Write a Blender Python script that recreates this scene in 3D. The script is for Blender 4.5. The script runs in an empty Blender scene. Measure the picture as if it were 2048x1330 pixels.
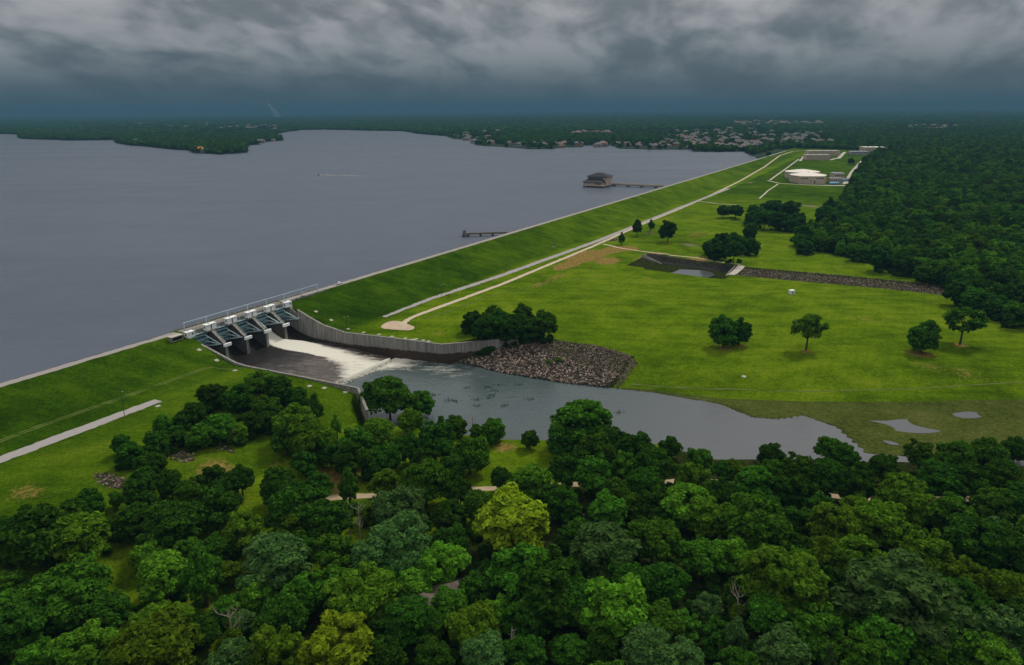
import bpy, bmesh, math, random
import numpy as np
from mathutils import Vector, Matrix
from mathutils.geometry import tessellate_polygon
R = math.radians
SC = bpy.context.scene
COL = SC.collection

# ---------------------------------------------------------------- camera, world, sun, exposure
CAM_H, FPX = 134.0, 1450.0
PITCH, ROLL = R(17.0335), R(0.43363)
cam_d = bpy.data.cameras.new('camera'); cam = bpy.data.objects.new('camera', cam_d); COL.objects.link(cam)
cam_d.sensor_width = 36.0; cam_d.lens = FPX * 36 / 2048; cam_d.clip_start = 1.0; cam_d.clip_end = 120000
cam.matrix_world = Matrix.Translation((0, 0, CAM_H)) @ Matrix.Rotation(R(90) - PITCH, 4, 'X') @ Matrix.Rotation(ROLL * -1, 4, 'Z')
SC.camera = cam
SUN_EL, SUN_AZ = R(52), R(38)          # azimuth from +Y towards +X
sd = bpy.data.lights.new('sun', 'SUN'); sd.energy = 1.5; sd.angle = R(10); sd.color = (1.0, 0.95, 0.86)
so = bpy.data.objects.new('sun', sd); COL.objects.link(so)
so.rotation_euler = (R(90) - SUN_EL, 0, -SUN_AZ + math.pi) ; so.rotation_euler = Vector((-math.sin(SUN_AZ)*math.cos(SUN_EL), -math.cos(SUN_AZ)*math.cos(SUN_EL), -math.sin(SUN_EL))).to_track_quat('-Z', 'Y').to_euler()
SC.view_settings.view_transform = 'Standard'; SC.view_settings.look = 'None'
SC.view_settings.exposure = 0.6; SC.view_settings.gamma = 1.0
SC.view_settings.use_curve_mapping = False
SC.cycles.max_bounces = 6; SC.cycles.diffuse_bounces = 2; SC.cycles.glossy_bounces = 2
SC.cycles.transmission_bounces = 3; SC.cycles.volume_bounces = 0; SC.cycles.transparent_max_bounces = 8
SC.cycles.use_denoising = True

class NT:
    """small helper around a node tree"""
    def __init__(s, tree): s.t = tree; s.n = tree.nodes; s.l = tree.links
    def new(s, typ, **kw):
        n = s.n.new(typ)
        for k, v in kw.items():
            if k.startswith('i_'):
                key = k[2:]; key = int(key) if key.isdigit() else key.replace('_', ' ')
                s.put(n.inputs[key], v)
            else: setattr(n, k, v)
        return n
    def put(s, sock, v):
        if isinstance(v, bpy.types.NodeSocket): s.l.new(v, sock)
        else:
            if hasattr(sock, 'default_value') and isinstance(v, tuple) and len(v) == 3 and sock.type == 'RGBA': v = v + (1,)
            sock.default_value = v
    def math(s, op, a, b=0.0, c=None, clamp=False):
        n = s.n.new('ShaderNodeMath'); n.operation = op; n.use_clamp = clamp
        s.put(n.inputs[0], a); s.put(n.inputs[1], b)
        if c is not None: s.put(n.inputs[2], c)
        return n.outputs[0]
    def vmath(s, op, a, b=(0, 0, 0)):
        n = s.n.new('ShaderNodeVectorMath'); n.operation = op
        s.put(n.inputs[0], a)
        if op == 'SCALE': s.put(n.inputs['Scale'], b)
        else: s.put(n.inputs[1], b)
        return n.outputs[0]
    def mix(s, f, a, b, blend='MIX'):
        n = s.n.new('ShaderNodeMix'); n.data_type = 'RGBA'; n.blend_type = blend; n.clamp_factor = True
        s.put(n.inputs[0], f); s.put(n.inputs[6], a); s.put(n.inputs[7], b)
        return n.outputs[2]
    def noise(s, vec, scale, detail=3.0, rough=0.55, dist=0.0, lac=2.0):
        n = s.n.new('ShaderNodeTexNoise'); s.put(n.inputs['Vector'], vec)
        n.inputs['Scale'].default_value = scale; n.inputs['Detail'].default_value = detail
        n.inputs['Roughness'].default_value = rough; n.inputs['Distortion'].default_value = dist; n.inputs['Lacunarity'].default_value = lac
        return n.outputs[0]
    def step(s, v, a, b):
        n = s.n.new('ShaderNodeMapRange'); n.interpolation_type = 'SMOOTHSTEP'
        s.put(n.inputs[0], v); s.put(n.inputs[1], a); s.put(n.inputs[2], b)
        return n.outputs[0]
    def ramp(s, f, pts):
        n = s.n.new('ShaderNodeValToRGB'); s.put(n.inputs[0], f)
        e = n.color_ramp.elements
        while len(e) < len(pts): e.new(0.5)
        for k, (p, c) in enumerate(pts): e[k].position = p; e[k].color = tuple(c) + (1,)
        return n.outputs[0]

world = bpy.data.worlds.new('World'); SC.world = world; world.use_nodes = True
w = NT(world.node_tree); w.n.clear()
sky = w.new('ShaderNodeTexSky', sky_type='NISHITA', sun_disc=False, sun_elevation=SUN_EL, sun_rotation=SUN_AZ)
nish = w.vmath('SCALE', sky.outputs[0], 0.06)
tc = w.new('ShaderNodeTexCoord')
sep = w.new('ShaderNodeSeparateXYZ', i_0=tc.outputs['Generated'])
dz = w.math('MAXIMUM', sep.outputs[2], 0.0)
den = w.math('ADD', dz, 0.33)
cx = w.math('DIVIDE', sep.outputs[0], den); cy = w.math('DIVIDE', sep.outputs[1], den)
# cloud deck seen from below: billows drawn out along the wind
ca = w.math('ADD', w.math('MULTIPLY', cx, 1.55), w.math('MULTIPLY', cy, -0.40)); cb = w.math('ADD', w.math('MULTIPLY', cy, 1.0), w.math('MULTIPLY', cx, 0.16))
cv = w.new('ShaderNodeCombineXYZ', i_0=ca, i_1=cb, i_2=3.7)
big = w.noise(cv.outputs[0], 1.35, 3, 0.45, 0.2)
mid = w.noise(cv.outputs[0], 3.3, 4, 0.47, 0.5)
fine = w.noise(cv.outputs[0], 9.0, 4, 0.5, 0.4)
cl = w.math('ADD', w.math('MULTIPLY', big, 0.40), w.math('ADD', w.math('MULTIPLY', mid, 0.44), w.math('MULTIPLY', fine, 0.16)))
dark = w.ramp(dz, [(0.0, (0.040, 0.070, 0.090)), (0.03, (0.044, 0.064, 0.082)), (0.07, (0.066, 0.086, 0.102)), (0.13, (0.110, 0.122, 0.132)), (0.45, (0.29, 0.295, 0.31)), (1.0, (0.46, 0.46, 0.46))])
lite = w.ramp(dz, [(0.0, (0.044, 0.075, 0.095)), (0.03, (0.072, 0.098, 0.115)), (0.07, (0.190, 0.204, 0.218)), (0.13, (0.290, 0.292, 0.305)), (0.45, (0.62, 0.615, 0.61)), (1.0, (0.95, 0.93, 0.91))])
cloud = w.mix(w.step(cl, 0.405, 0.615), dark, lite)
low = w.mix(w.step(sep.outputs[2], -0.02, 0.0), (0.02, 0.05, 0.06, 1), cloud)
fin = w.mix(0.96, nish, low)
bg = w.new('ShaderNodeBackground', i_Color=fin, i_Strength=1.0)
w.l.new(bg.outputs[0], w.new('ShaderNodeOutputWorld').inputs[0])

# ---------------------------------------------------------------- plan coordinates: u along the dam, v downstream
TH = R(29.1)
DU = np.array([math.sin(TH), math.cos(TH)]); DV = np.array([math.cos(TH), -math.sin(TH)])
O = np.array([-167.88, 387.49])
ZLAKE, ZCREST, ZCH = 15.5, 18.9, -6.0
def xy(u, v): return O[0] + DU[0]*u + DV[0]*v, O[1] + DU[1]*u + DV[1]*v
def touv(x, y): return (x-O[0])*DU[0] + (y-O[1])*DU[1], (x-O[0])*DV[0] + (y-O[1])*DV[1]
def sst(a, b, x):
    t = np.clip((x-a)/(b-a), 0, 1); return t*t*(3-2*t)
V_W = [60, 106, 108, 144, 180, 205, 227, 263, 280, 292, 302, 316, 322, 330, 345, 360, 394, 500, 900]      # water's edge, right bank
U_W = [60, 71, 77, 72.5, 74, 79, 83, 84, 75, 78, 88, 82, 72, 58.5, 63, 68, 86, 145, 365]
V_E = [60, 106, 108, 144, 180, 205, 212, 227, 263, 298, 341, 394, 500, 900]               # where the bank starts to rise
U_E = [60, 71, 77, 72.5, 74, 79, 78, 84, 88, 102, 124, 157, 235, 520]
V_C = [60, 106, 108, 131, 160, 185, 205, 216, 227, 263, 298, 341, 394, 500, 900]          # top of the bank
U_C = [70, 100, 110, 112, 117, 119, 113, 118, 124, 132, 146, 170, 205, 285, 570]
V_L = [60, 112, 132, 150, 190, 215, 250, 275, 307, 330, 345, 400, 500, 900]               # left bank
U_L = [-12, -9, -26, -9, 0, 13, 29, 25, 42, 52, 60, 84, 140, 360]
def wallR(v): return np.interp(v, [-20, 42, 106], [59.6, 59.6, 71.0])
def wallL(v): return np.interp(v, [-20, 39, 75, 112], [-12.0, -11.2, -9.5, -8.0])
def T(u, v):
    u = np.asarray(u, float); v = np.asarray(v, float)
    zb = 5.2 + 12.0*sst(650, 2000, u) + 1.2*sst(20, -20, u)             # bench at the toe of the dam
    # right field
    fld = zb - 4.2*sst(70, 230, v) + 3.0*sst(900, 1600, u)*sst(100, 400, v)
    fld = fld + 0.5*np.sin(u*0.021+1.3)*np.sin(v*0.027)*sst(80, 140, v) + 0.25*np.sin(u*0.06+v*0.035)*sst(80, 140, v)
    W, E, C, L = (np.interp(v, a, b) for a, b in ((V_W, U_W), (V_E, U_E), (V_C, U_C), (V_L, U_L)))
    flat = ZCH + 0.25 + 0.3*sst(0, 25, u-W) + 0.10*np.sin(u*0.13)*np.sin(v*0.11)
    k = np.clip((u-E)/np.maximum(C-E, 1), 0, 1); k = np.where(v < 207, k, sst(0, 1, k))
    right = np.where(u < W, ZCH-1.5, flat + (fld-flat)*k)
    right = np.where(v < 104, fld, right)
    wing = 71.0 + (v-106)*30.0/32.0                                      # behind the wing wall the lawn stays level
    right = np.where((v > 98) & (v < 138) & (u > wing + 1.3), np.maximum(right, 4.6), right)
    # left ground
    lf = zb + 0.2 - 9.2*sst(78, 175, v) + 0.5*np.sin(u*0.05)*np.sin(v*0.045)*sst(90, 150, v)
    dl = L-u
    left = np.where(v > 111, ZCH - 1.5 + (lf-ZCH+1.5)*sst(-3, 9, dl), lf)
    z = np.where(u > L+ (W-L)*0.5, right, left)
    z = np.where(v > 900, np.where(u > 300, fld, lf), z)
    # hollow of the pond and its ditch
    a = sst(331, 338, u)*sst(392, 380, u)*sst(116, 134, v)*sst(207, 198, v)
    z = z - 3.6*a
    z = z - 1.3*sst(352, 360, u)*sst(392, 386, u)*sst(206, 212, v)*sst(372, 360, v)
    # embankment
    dam = ZCREST - np.maximum(v+6.5, 0)/3.06
    up = ZCREST - np.maximum(-13.2-v, 0)/2.5
    d2 = np.where(v < -10, up, dam)
    z = np.where(v < 25, np.maximum(d2, np.where(v < 0, -99, z)), np.maximum(d2, z))
    z = np.where(v < -10, np.maximum(up, 6.0), z)
    far = np.where(u > 2300, 17.5, -99); z = np.maximum(z, far)
    z = np.where((u < -330) & (v > 60), np.maximum(z, -4), z)
    # the chute between its walls
    ch = (v > -13) & (v <= 111) & (u > wallL(v)) & (u < wallR(v)+1.0)
    z = np.where(ch, -8.5, z)
    return z
def ray(px, py):
    a = (px-1024)/FPX; b = -(py-665)/FPX
    c, s = math.cos(ROLL), math.sin(ROLL)
    a, b = a*c+b*s, -a*s+b*c
    return np.array([a, math.cos(PITCH)+b*math.sin(PITCH), -math.sin(PITCH)+b*math.cos(PITCH)])
def at_z(px, py, z):
    d = ray(px, py); t = (z-CAM_H)/d[2]; return (d[0]*t, d[1]*t, z)
def at(px, py, dz=0.0):
    """point of the ground (raised by dz) seen in that direction"""
    d = ray(px, py)
    t = 90*1.012**np.arange(440)
    def f(t):
        u, v = touv(d[0]*t, d[1]*t); return CAM_H + d[2]*t - (T(u, v)+dz)
    s = f(t); k = int(np.argmax(s < 0))
    for _ in range(2):
        t = np.linspace(t[max(k-1, 0)], t[k], 40); s = f(t); k = int(np.argmax(s < 0))
    b = t[k]
    return (d[0]*b, d[1]*b, float(CAM_H+d[2]*b) - dz)
def uvat(px, py, dz=0.0):
    p = at(px, py, dz); return touv(p[0], p[1])
def topx(x, y, z):
    z = z-CAM_H
    d = y*math.cos(PITCH)-z*math.sin(PITCH); b = (y*math.sin(PITCH)+z*math.cos(PITCH))/d; a = x/d
    c, s = math.cos(ROLL), math.sin(ROLL)
    a, b = a*c-b*s, a*s+b*c
    return 1024+a*FPX, 665-b*FPX, d

# ---------------------------------------------------------------- object helpers
def tag(o, label=None, cat=None, group=None, kind=None):
    for k, v in (('label', label), ('category', cat), ('group', group), ('kind', kind)):
        if v: o[k] = v
    return o
def empty(name, loc, rz=0.0):
    o = bpy.data.objects.new(name, None); COL.objects.link(o); o.location = loc; o.rotation_euler = (0, 0, rz); o.empty_display_size = 0.5
    return o
def link(name, me, mats, parent=None):
    o = bpy.data.objects.new(name, me); COL.objects.link(o)
    for m in (mats if isinstance(mats, (list, tuple)) else [mats]): me.materials.append(m)
    if parent: o.parent = parent
    return o
def copy_tree(o, parent=None):
    c = o.copy(); COL.objects.link(c)
    if parent: c.parent = parent
    for ch in list(o.children): copy_tree(ch, c)
    return c
def np_mesh(name, verts, faces, mi=None, smooth=False):
    """faces: int array (n,3) or (n,4)"""
    me = bpy.data.meshes.new(name); verts = np.asarray(verts, np.float32); faces = np.asarray(faces, np.int32)
    n, k = faces.shape
    me.vertices.add(len(verts)); me.vertices.foreach_set('co', verts.ravel())
    me.loops.add(n*k); me.loops.foreach_set('vertex_index', faces.ravel())
    me.polygons.add(n); me.polygons.foreach_set('loop_start', np.arange(0, n*k, k, dtype=np.int32))
    if mi is not None: me.polygons.foreach_set('material_index', np.asarray(mi, np.int32))
    if smooth: me.polygons.foreach_set('use_smooth', np.ones(n, bool))
    me.update(calc_edges=True); me.validate()
    return me
def set_attr(me, name, arr):
    a = me.attributes.new(name, 'FLOAT_COLOR', 'POINT')
    full = np.ones((len(me.vertices), 4), np.float32); full[:, :arr.shape[1]] = arr
    a.data.foreach_set('color', full.ravel())
class MB:
    """collects boxes, prisms and tubes into one mesh"""
    def __init__(s): s.v = []; s.f = []; s.m = []
    def add(s, v, f, m=0):
        b = len(s.v); s.v += [tuple(p) for p in v]; s.f += [tuple(b+i for i in q) for q in f]; s.m += [m]*len(f); return s
    def box(s, x0, x1, y0, y1, z0, z1, m=0):
        return s.add([(x0,y0,z0),(x1,y0,z0),(x1,y1,z0),(x0,y1,z0),(x0,y0,z1),(x1,y0,z1),(x1,y1,z1),(x0,y1,z1)],
                     [(0,3,2,1),(4,5,6,7),(0,1,5,4),(1,2,6,5),(2,3,7,6),(3,0,4,7)], m)
    def tube(s, p, q, r0, r1=None, n=6, m=0):
        r1 = r0 if r1 is None else r1
        p, q = Vector(p), Vector(q); d = q-p
        if d.length < 1e-6: return s
        a = d.orthogonal().normalized(); b = d.normalized().cross(a)
        vs = [p+(a*math.cos(2*math.pi*i/n)+b*math.sin(2*math.pi*i/n))*r0 for i in range(n)] + [q+(a*math.cos(2*math.pi*i/n)+b*math.sin(2*math.pi*i/n))*r1 for i in range(n)]
        return s.add(vs, [(i, (i+1) % n, n+(i+1) % n, n+i) for i in range(n)] + [tuple(range(n-1, -1, -1)), tuple(range(n, 2*n))], m)
    def beam(s, p, q, w, h=None, m=0):
        h = w if h is None else h
        p, q = Vector(p), Vector(q); d = (q-p).normalized()
        up = Vector((0, 0, 1)) if abs(d.z) < 0.95 else Vector((1, 0, 0))
        a = d.cross(up).normalized()*w/2; b = a.cross(d).normalized()*h/2
        vs = [p-a-b, p+a-b, p+a+b, p-a+b, q-a-b, q+a-b, q+a+b, q-a+b]
        return s.add(vs, [(0,1,2,3),(7,6,5,4),(4,5,1,0),(5,6,2,1),(6,7,3,2),(7,4,0,3)], m)
    def prism(s, poly, y0, y1, m=0, axis='y'):
        """closed outline (x,z) drawn out from y0 to y1 (axis y), or outline (x,y) raised from z0 to z1 (axis z)"""
        n = len(poly)
        if axis == 'y': vs = [(a, y0, b) for a, b in poly] + [(a, y1, b) for a, b in poly]
        else: vs = [(a, b, y0) for a, b in poly] + [(a, b, y1) for a, b in poly]
        return s.add(vs, [(i, (i+1) % n, n+(i+1) % n, n+i) for i in range(n)] + [tuple(range(n-1, -1, -1)), tuple(range(n, 2*n))], m)
    def build(s, name, mats, parent=None, smooth=False, bevel=0.0, loc=None, rz=None):
        me = bpy.data.meshes.new(name); me.from_pydata(s.v, [], s.f)
        me.polygons.foreach_set('material_index', s.m)
        bm = bmesh.new(); bm.from_mesh(me); bmesh.ops.recalc_face_normals(bm, faces=bm.faces)
        if bevel: bmesh.ops.bevel(bm, geom=bm.edges[:], offset=bevel, segments=1, affect='EDGES', clamp_overlap=True)
        bm.to_mesh(me); bm.free()
        if smooth: me.polygons.foreach_set('use_smooth', [True]*len(me.polygons))
        o = link(name, me, mats, parent)
        if loc is not None: o.location = loc
        if rz is not None: o.rotation_euler = (0, 0, rz)
        return o

# ---------------------------------------------------------------- materials
def mat(name):
    m = bpy.data.materials.new(name); m.use_nodes = True; t = NT(m.node_tree); t.n.clear()
    out = t.new('ShaderNodeOutputMaterial'); return m, t, out
def pos(t): return t.new('ShaderNodeNewGeometry').outputs['Position']
def principled(t, out, col, rough=0.8, spec=0.3, bump=None, bd=0.1, bs=1.0, **kw):
    p = t.new('ShaderNodeBsdfPrincipled'); t.put(p.inputs['Base Color'], col); t.put(p.inputs['Roughness'], rough); t.put(p.inputs['Specular IOR Level'], spec)
    for k, v in kw.items(): t.put(p.inputs[k.replace('_', ' ')], v)
    if bump is not None:
        b = t.new('ShaderNodeBump', i_Height=bump, i_Distance=bd, i_Strength=bs); t.l.new(b.outputs[0], p.inputs['Normal'])
    t.l.new(p.outputs[0], out.inputs[0]); return p
def simple(name, c, rough=0.75, var=0.18, scale=0.8, spec=0.3, metal=0.0):
    m, t, out = mat(name); P = pos(t)
    n = t.noise(P, scale, 4, 0.6)
    c2 = t.mix(n, tuple(x*(1-var) for x in c)+(1,), tuple(min(1, x*(1+var)) for x in c)+(1,))
    principled(t, out, c2, rough, spec, Metallic=metal); return m
M = {}
def concrete(name, c, streak=0.5, wet=False):
    m, t, out = mat(name); P = pos(t)
    st = t.new('ShaderNodeMapping', i_Vector=P, i_Scale=(1.0, 1.0, 0.06))
    s = t.noise(st.outputs[0], 0.9, 4, 0.65)
    n = t.noise(P, 0.35, 4, 0.6)
    col = t.mix(t.step(s, 0.38, 0.66), tuple(x*(1-streak) for x in c)+(1,), c+(1,))
    col = t.mix(t.math('MULTIPLY', n, 0.5), col, tuple(x*0.6 for x in c)+(1,))
    principled(t, out, col, 0.85, 0.2, bump=t.noise(P, 3.0, 3), bd=0.03); M[name] = m
concrete('concrete', (0.30, 0.285, 0.25), 0.45)
concrete('wall_concrete', (0.34, 0.335, 0.31), 0.72)
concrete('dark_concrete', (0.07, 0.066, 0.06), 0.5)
concrete('pier_concrete', (0.085, 0.08, 0.072), 0.6)  # dark tone holds staining and the painted shade on the pier sides
M['pad'] = simple('pad', (0.40, 0.36, 0.31), 0.9, 0.1)
M['road'] = simple('road', (0.29, 0.265, 0.25), 0.95, 0.12, 0.5)
M['crest_road'] = simple('crest_road', (0.27, 0.245, 0.225), 0.95, 0.14, 0.3)
M['white'] = simple('white_paint', (0.72, 0.74, 0.74), 0.6, 0.08)
M['roof_white'] = simple('roof_white', (0.78, 0.78, 0.76), 0.6, 0.06)
M['teal'] = simple('gate_paint', (0.20, 0.33, 0.36), 0.5, 0.25, 0.8)
M['teal_lite'] = simple('gate_paint_light', (0.42, 0.54, 0.57), 0.5, 0.12)
M['black'] = simple('black_opening', (0.012, 0.013, 0.014), 0.7, 0.2)
M['glass'] = simple('window_glass', (0.02, 0.025, 0.03), 0.15, 0.2, spec=0.6)
M['dark_metal'] = simple('dark_metal', (0.03, 0.033, 0.03), 0.5, 0.2)
M['steel'] = simple('galvanised_steel', (0.33, 0.35, 0.36), 0.45, 0.15, metal=0.3)
M['rust'] = simple('rusty_rail', (0.16, 0.11, 0.075), 0.9, 0.4, 1.5)
M['cream'] = simple('cream_render', (0.46, 0.375, 0.29), 0.85, 0.08, 0.2)
M['slate'] = simple('slate_roof', (0.010, 0.010, 0.014), 0.8, 0.2, 0.5)
M['tankroof'] = simple('pale_membrane', (0.72, 0.66, 0.58), 0.8, 0.06, 0.1)
M['bluepaint'] = simple('blue_paint', (0.16, 0.42, 0.60), 0.5, 0.1)
M['greymetal'] = simple('grey_metal_roof', (0.30, 0.31, 0.33), 0.5, 0.15, 0.3)
M['orange'] = simple('orange_tiles', (0.55, 0.17, 0.045), 0.8, 0.15)
M['carpaint'] = simple('white_car_paint', (0.78, 0.79, 0.80), 0.25, 0.03, spec=0.5)
M['rubber'] = simple('rubber', (0.015, 0.015, 0.015), 0.9, 0.2)
M['lamp'] = simple('lamp_lens', (0.75, 0.75, 0.70), 0.3, 0.05)
M['boat'] = simple('boat_hull', (0.10, 0.10, 0.11), 0.4, 0.1)
M['deadwood'] = simple('dead_wood', (0.30, 0.24, 0.19), 0.9, 0.3, 1.0)
M['bark'] = simple('bark', (0.055, 0.043, 0.03), 0.95, 0.35, 2.0)
M['blossom'] = simple('blossom', (0.80, 0.78, 0.70), 0.7, 0.1)
M['wood'] = simple('weathered_timber', (0.14, 0.12, 0.10), 0.9, 0.25, 1.2)

def ground_mat():
    m, t, out = mat('grass_ground'); P = pos(t)
    a = t.new('ShaderNodeVertexColor', layer_name='cover'); s = t.new('ShaderNodeSeparateColor', i_0=a.outputs[0])
    a2 = t.new('ShaderNodeVertexColor', layer_name='cover2'); s2 = t.new('ShaderNodeSeparateColor', i_0=a2.outputs[0])
    n1 = t.noise(P, 0.010, 4, 0.6); n2 = t.noise(P, 0.055, 5, 0.62); n3 = t.noise(P, 0.45, 5, 0.65); n4 = t.noise(P, 2.0, 3, 0.7)
    st = t.new('ShaderNodeMapping', i_Vector=P, i_Rotation=(0, 0, R(28)), i_Scale=(0.16, 1.0, 1.0))   # mower lines
    n5 = t.noise(st.outputs[0], 0.14, 4, 0.65)
    k = t.math('ADD', t.math('MULTIPLY', n1, 0.30), t.math('ADD', t.math('MULTIPLY', n2, 0.32), t.math('ADD', t.math('MULTIPLY', n3, 0.16), t.math('MULTIPLY', n5, 0.22))))
    k = t.math('ADD', t.math('MULTIPLY', t.math('SUBTRACT', k, 0.5), 1.45), 0.5, clamp=True)
    lush = t.ramp(k, [(0.34, (0.042, 0.084, 0.002)), (0.46, (0.078, 0.140, 0.003)), (0.56, (0.120, 0.190, 0.005)), (0.68, (0.175, 0.225, 0.014))])
    deep = t.ramp(k, [(0.36, (0.011, 0.034, 0.0015)), (0.50, (0.024, 0.066, 0.002)), (0.64, (0.052, 0.108, 0.003))])  # darker greens; on the dam slope they carry painted cloud shade
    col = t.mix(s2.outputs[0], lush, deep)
    wv = t.new('ShaderNodeTexWave', i_Scale=0.060, i_Distortion=2.2, i_Detail=2.0, i_Detail_Scale=0.25); mpw = t.new('ShaderNodeMapping', i_Vector=P, i_Rotation=(0, 0, TH)); t.l.new(mpw.outputs[0], wv.inputs['Vector'])
    col = t.mix(t.math('MULTIPLY', t.step(wv.outputs['Fac'], .35, .75), .11), col, t.vmath('SCALE', col, 0.62))
    dry = t.ramp(n3, [(0.3, (0.135, 0.105, 0.020)), (0.6, (0.27, 0.185, 0.055))])
    wetc = t.ramp(t.math('ADD', t.math('MULTIPLY', n2, 0.5), t.math('MULTIPLY', n3, 0.5)), [(0.35, (0.038, 0.052, 0.011)), (0.5, (0.068, 0.088, 0.016)), (0.65, (0.11, 0.115, 0.028))])
    soil = t.ramp(n3, [(0.35, (0.012, 0.018, 0.005)), (0.55, (0.028, 0.040, 0.008)), (0.7, (0.06, 0.05, 0.022))])
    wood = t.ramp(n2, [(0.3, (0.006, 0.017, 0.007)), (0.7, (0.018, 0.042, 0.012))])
    thr = t.math('ADD', t.math('MULTIPLY', n3, 0.5), t.math('MULTIPLY', n2, 0.5))
    def blend(f, c, base): return t.mix(t.step(t.math('ADD', f, t.math('MULTIPLY', t.math('SUBTRACT', thr, 0.5), 1.3)), 0.30, 0.70), base, c)
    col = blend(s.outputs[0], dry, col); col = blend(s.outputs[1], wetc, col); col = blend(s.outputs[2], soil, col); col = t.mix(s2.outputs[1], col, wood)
    col = t.mix(s2.outputs[2], col, (0.24, 0.20, 0.15, 1))
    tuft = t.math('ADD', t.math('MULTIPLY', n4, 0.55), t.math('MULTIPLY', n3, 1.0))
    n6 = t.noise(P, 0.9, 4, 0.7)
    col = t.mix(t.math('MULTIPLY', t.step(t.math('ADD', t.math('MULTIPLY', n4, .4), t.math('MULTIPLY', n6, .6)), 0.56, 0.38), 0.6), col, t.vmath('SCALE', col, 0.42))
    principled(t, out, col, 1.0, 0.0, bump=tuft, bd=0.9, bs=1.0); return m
M['ground'] = ground_mat()

def water_mat(name, base, rough, waves, spec=0.5, foam=False, wind=False):
    m, t, out = mat(name); P = pos(t)
    h = None
    for sc, amp, stretch, ang in waves:
        mp = t.new('ShaderNodeMapping', i_Vector=P, i_Rotation=(0, 0, ang), i_Scale=(stretch, 1, 1))
        n = t.math('MULTIPLY', t.noise(mp.outputs[0], sc, 3, 0.6, 0.3), amp)
        h = n if h is None else t.math('ADD', h, n)
    col = t.mix(t.noise(P, 0.02, 3), tuple(x*0.85 for x in base)+(1,), tuple(x*1.15 for x in base)+(1,))
    rg = rough
    if wind:                                              # cat's paws: rougher and smoother lanes of water
        mp = t.new('ShaderNodeMapping', i_Vector=P, i_Rotation=(0, 0, R(12)), i_Scale=(0.22, 1, 1))
        g = t.noise(mp.outputs[0], 0.006, 5, 0.62, 0.8); rg = t.math('ADD', rough, t.math('MULTIPLY', t.step(g, .36, .66), .16)); h = t.math('MULTIPLY', h, t.math('ADD', .55, t.math('MULTIPLY', t.step(g, .36, .66), .75)))
    if foam:
        a = t.new('ShaderNodeVertexColor', layer_name='foam'); s = t.new('ShaderNodeSeparateColor', i_0=a.outputs[0])
        st = t.new('ShaderNodeMapping', i_Vector=P, i_Rotation=(0, 0, TH), i_Scale=(0.13, 1.0, 1.0))
        f = t.math('ADD', t.math('MULTIPLY', t.noise(st.outputs[0], 0.62, 5, 0.72), 0.65), t.math('MULTIPLY', t.noise(P, 0.30, 4, 0.65, 0.6), 0.35))
        ff = t.step(t.math('ADD', s.outputs[0], t.math('MULTIPLY', t.math('SUBTRACT', f, 0.5), t.math('SUBTRACT', 2.0, s.outputs[0]))), 0.25, 0.85)
        ff = t.math('MULTIPLY', ff, t.step(s.outputs[0], 0.0, 0.12))
        brown = t.mix(t.step(t.noise(P, 0.035, 3), 0.42, 0.6), (0.016, 0.011, 0.008, 1), (0.064, 0.047, 0.036, 1))
        brown = t.mix(t.step(f, .46, .64), brown, (0.13, 0.115, 0.10, 1))  # grey streaks: reflections painted into the brown water
        col = t.mix(s.outputs[2], col, (0.105, 0.108, 0.112, 1))
        col = t.mix(s.outputs[1], col, brown)
        col = t.mix(ff, col, (0.60, 0.57, 0.485, 1)); rg = t.math('ADD', rough, t.math('MULTIPLY', ff, 0.5))
    principled(t, out, col, rg, spec, bump=h, bd=1.0, bs=1.0, IOR=1.33); M[name] = m
water_mat('lake_water', (0.066, 0.080, 0.108), 0.28, [(0.55, 0.32, 0.45, R(20)), (0.16, 0.45, 0.5, R(35)), (1.7, 0.24, 0.6, R(10))], wind=True)
water_mat('channel_water', (0.052, 0.072, 0.072), 0.10, [(0.9, 0.15, 0.6, R(60)), (0.22, 0.20, 0.5, R(80)), (3.0, 0.015, 1, 0)], foam=True)
water_mat('chute_water', (0.008, 0.006, 0.005), 0.38, [(1.6, 0.10, 0.25, TH), (0.5, 0.15, 0.3, TH)], foam=True)  # near-black base: shade of gates and piers painted into the upper chute
water_mat('pond_water', (0.075, 0.080, 0.085), 0.06, [(1.2, 0.03, 1, 0)])

def leaf_mat(name, c, c2, trans=0.3):
    m, t, out = mat(name)
    g = t.new('ShaderNodeNewGeometry'); oi = t.new('ShaderNodeObjectInfo')
    col = t.mix(g.outputs['Random Per Island'], c+(1,), c2+(1,))
    hsv = t.new('ShaderNodeHueSaturation', i_Color=col)
    t.put(hsv.inputs['Value'], t.math('ADD', 0.72, t.math('MULTIPLY', oi.outputs['Random'], 0.56)))
    t.put(hsv.inputs['Hue'], t.math('ADD', 0.495, t.math('MULTIPLY', oi.outputs['Random'], 0.022)))
    d = t.new('ShaderNodeBsdfDiffuse', i_Color=hsv.outputs[0]); tr = t.new('ShaderNodeBsdfTranslucent', i_Color=hsv.outputs[0])
    mx = t.new('ShaderNodeMixShader', i_0=trans, i_1=d.outputs[0], i_2=tr.outputs[0])
    t.l.new(mx.outputs[0], out.inputs[0]); M[name] = m
leaf_mat('leaf_D', (0.011, 0.036, 0.003), (0.048, 0.118, 0.009))
leaf_mat('leaf_G', (0.018, 0.058, 0.003), (0.078, 0.185, 0.013))
leaf_mat('leaf_B', (0.036, 0.100, 0.004), (0.130, 0.260, 0.016))
leaf_mat('leaf_Y', (0.105, 0.185, 0.005), (0.270, 0.380, 0.016))
leaf_mat('leaf_L', (0.022, 0.062, 0.012), (0.092, 0.170, 0.040))
leaf_mat('leaf_O', (0.030, 0.072, 0.003), (0.112, 0.190, 0.010))
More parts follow.
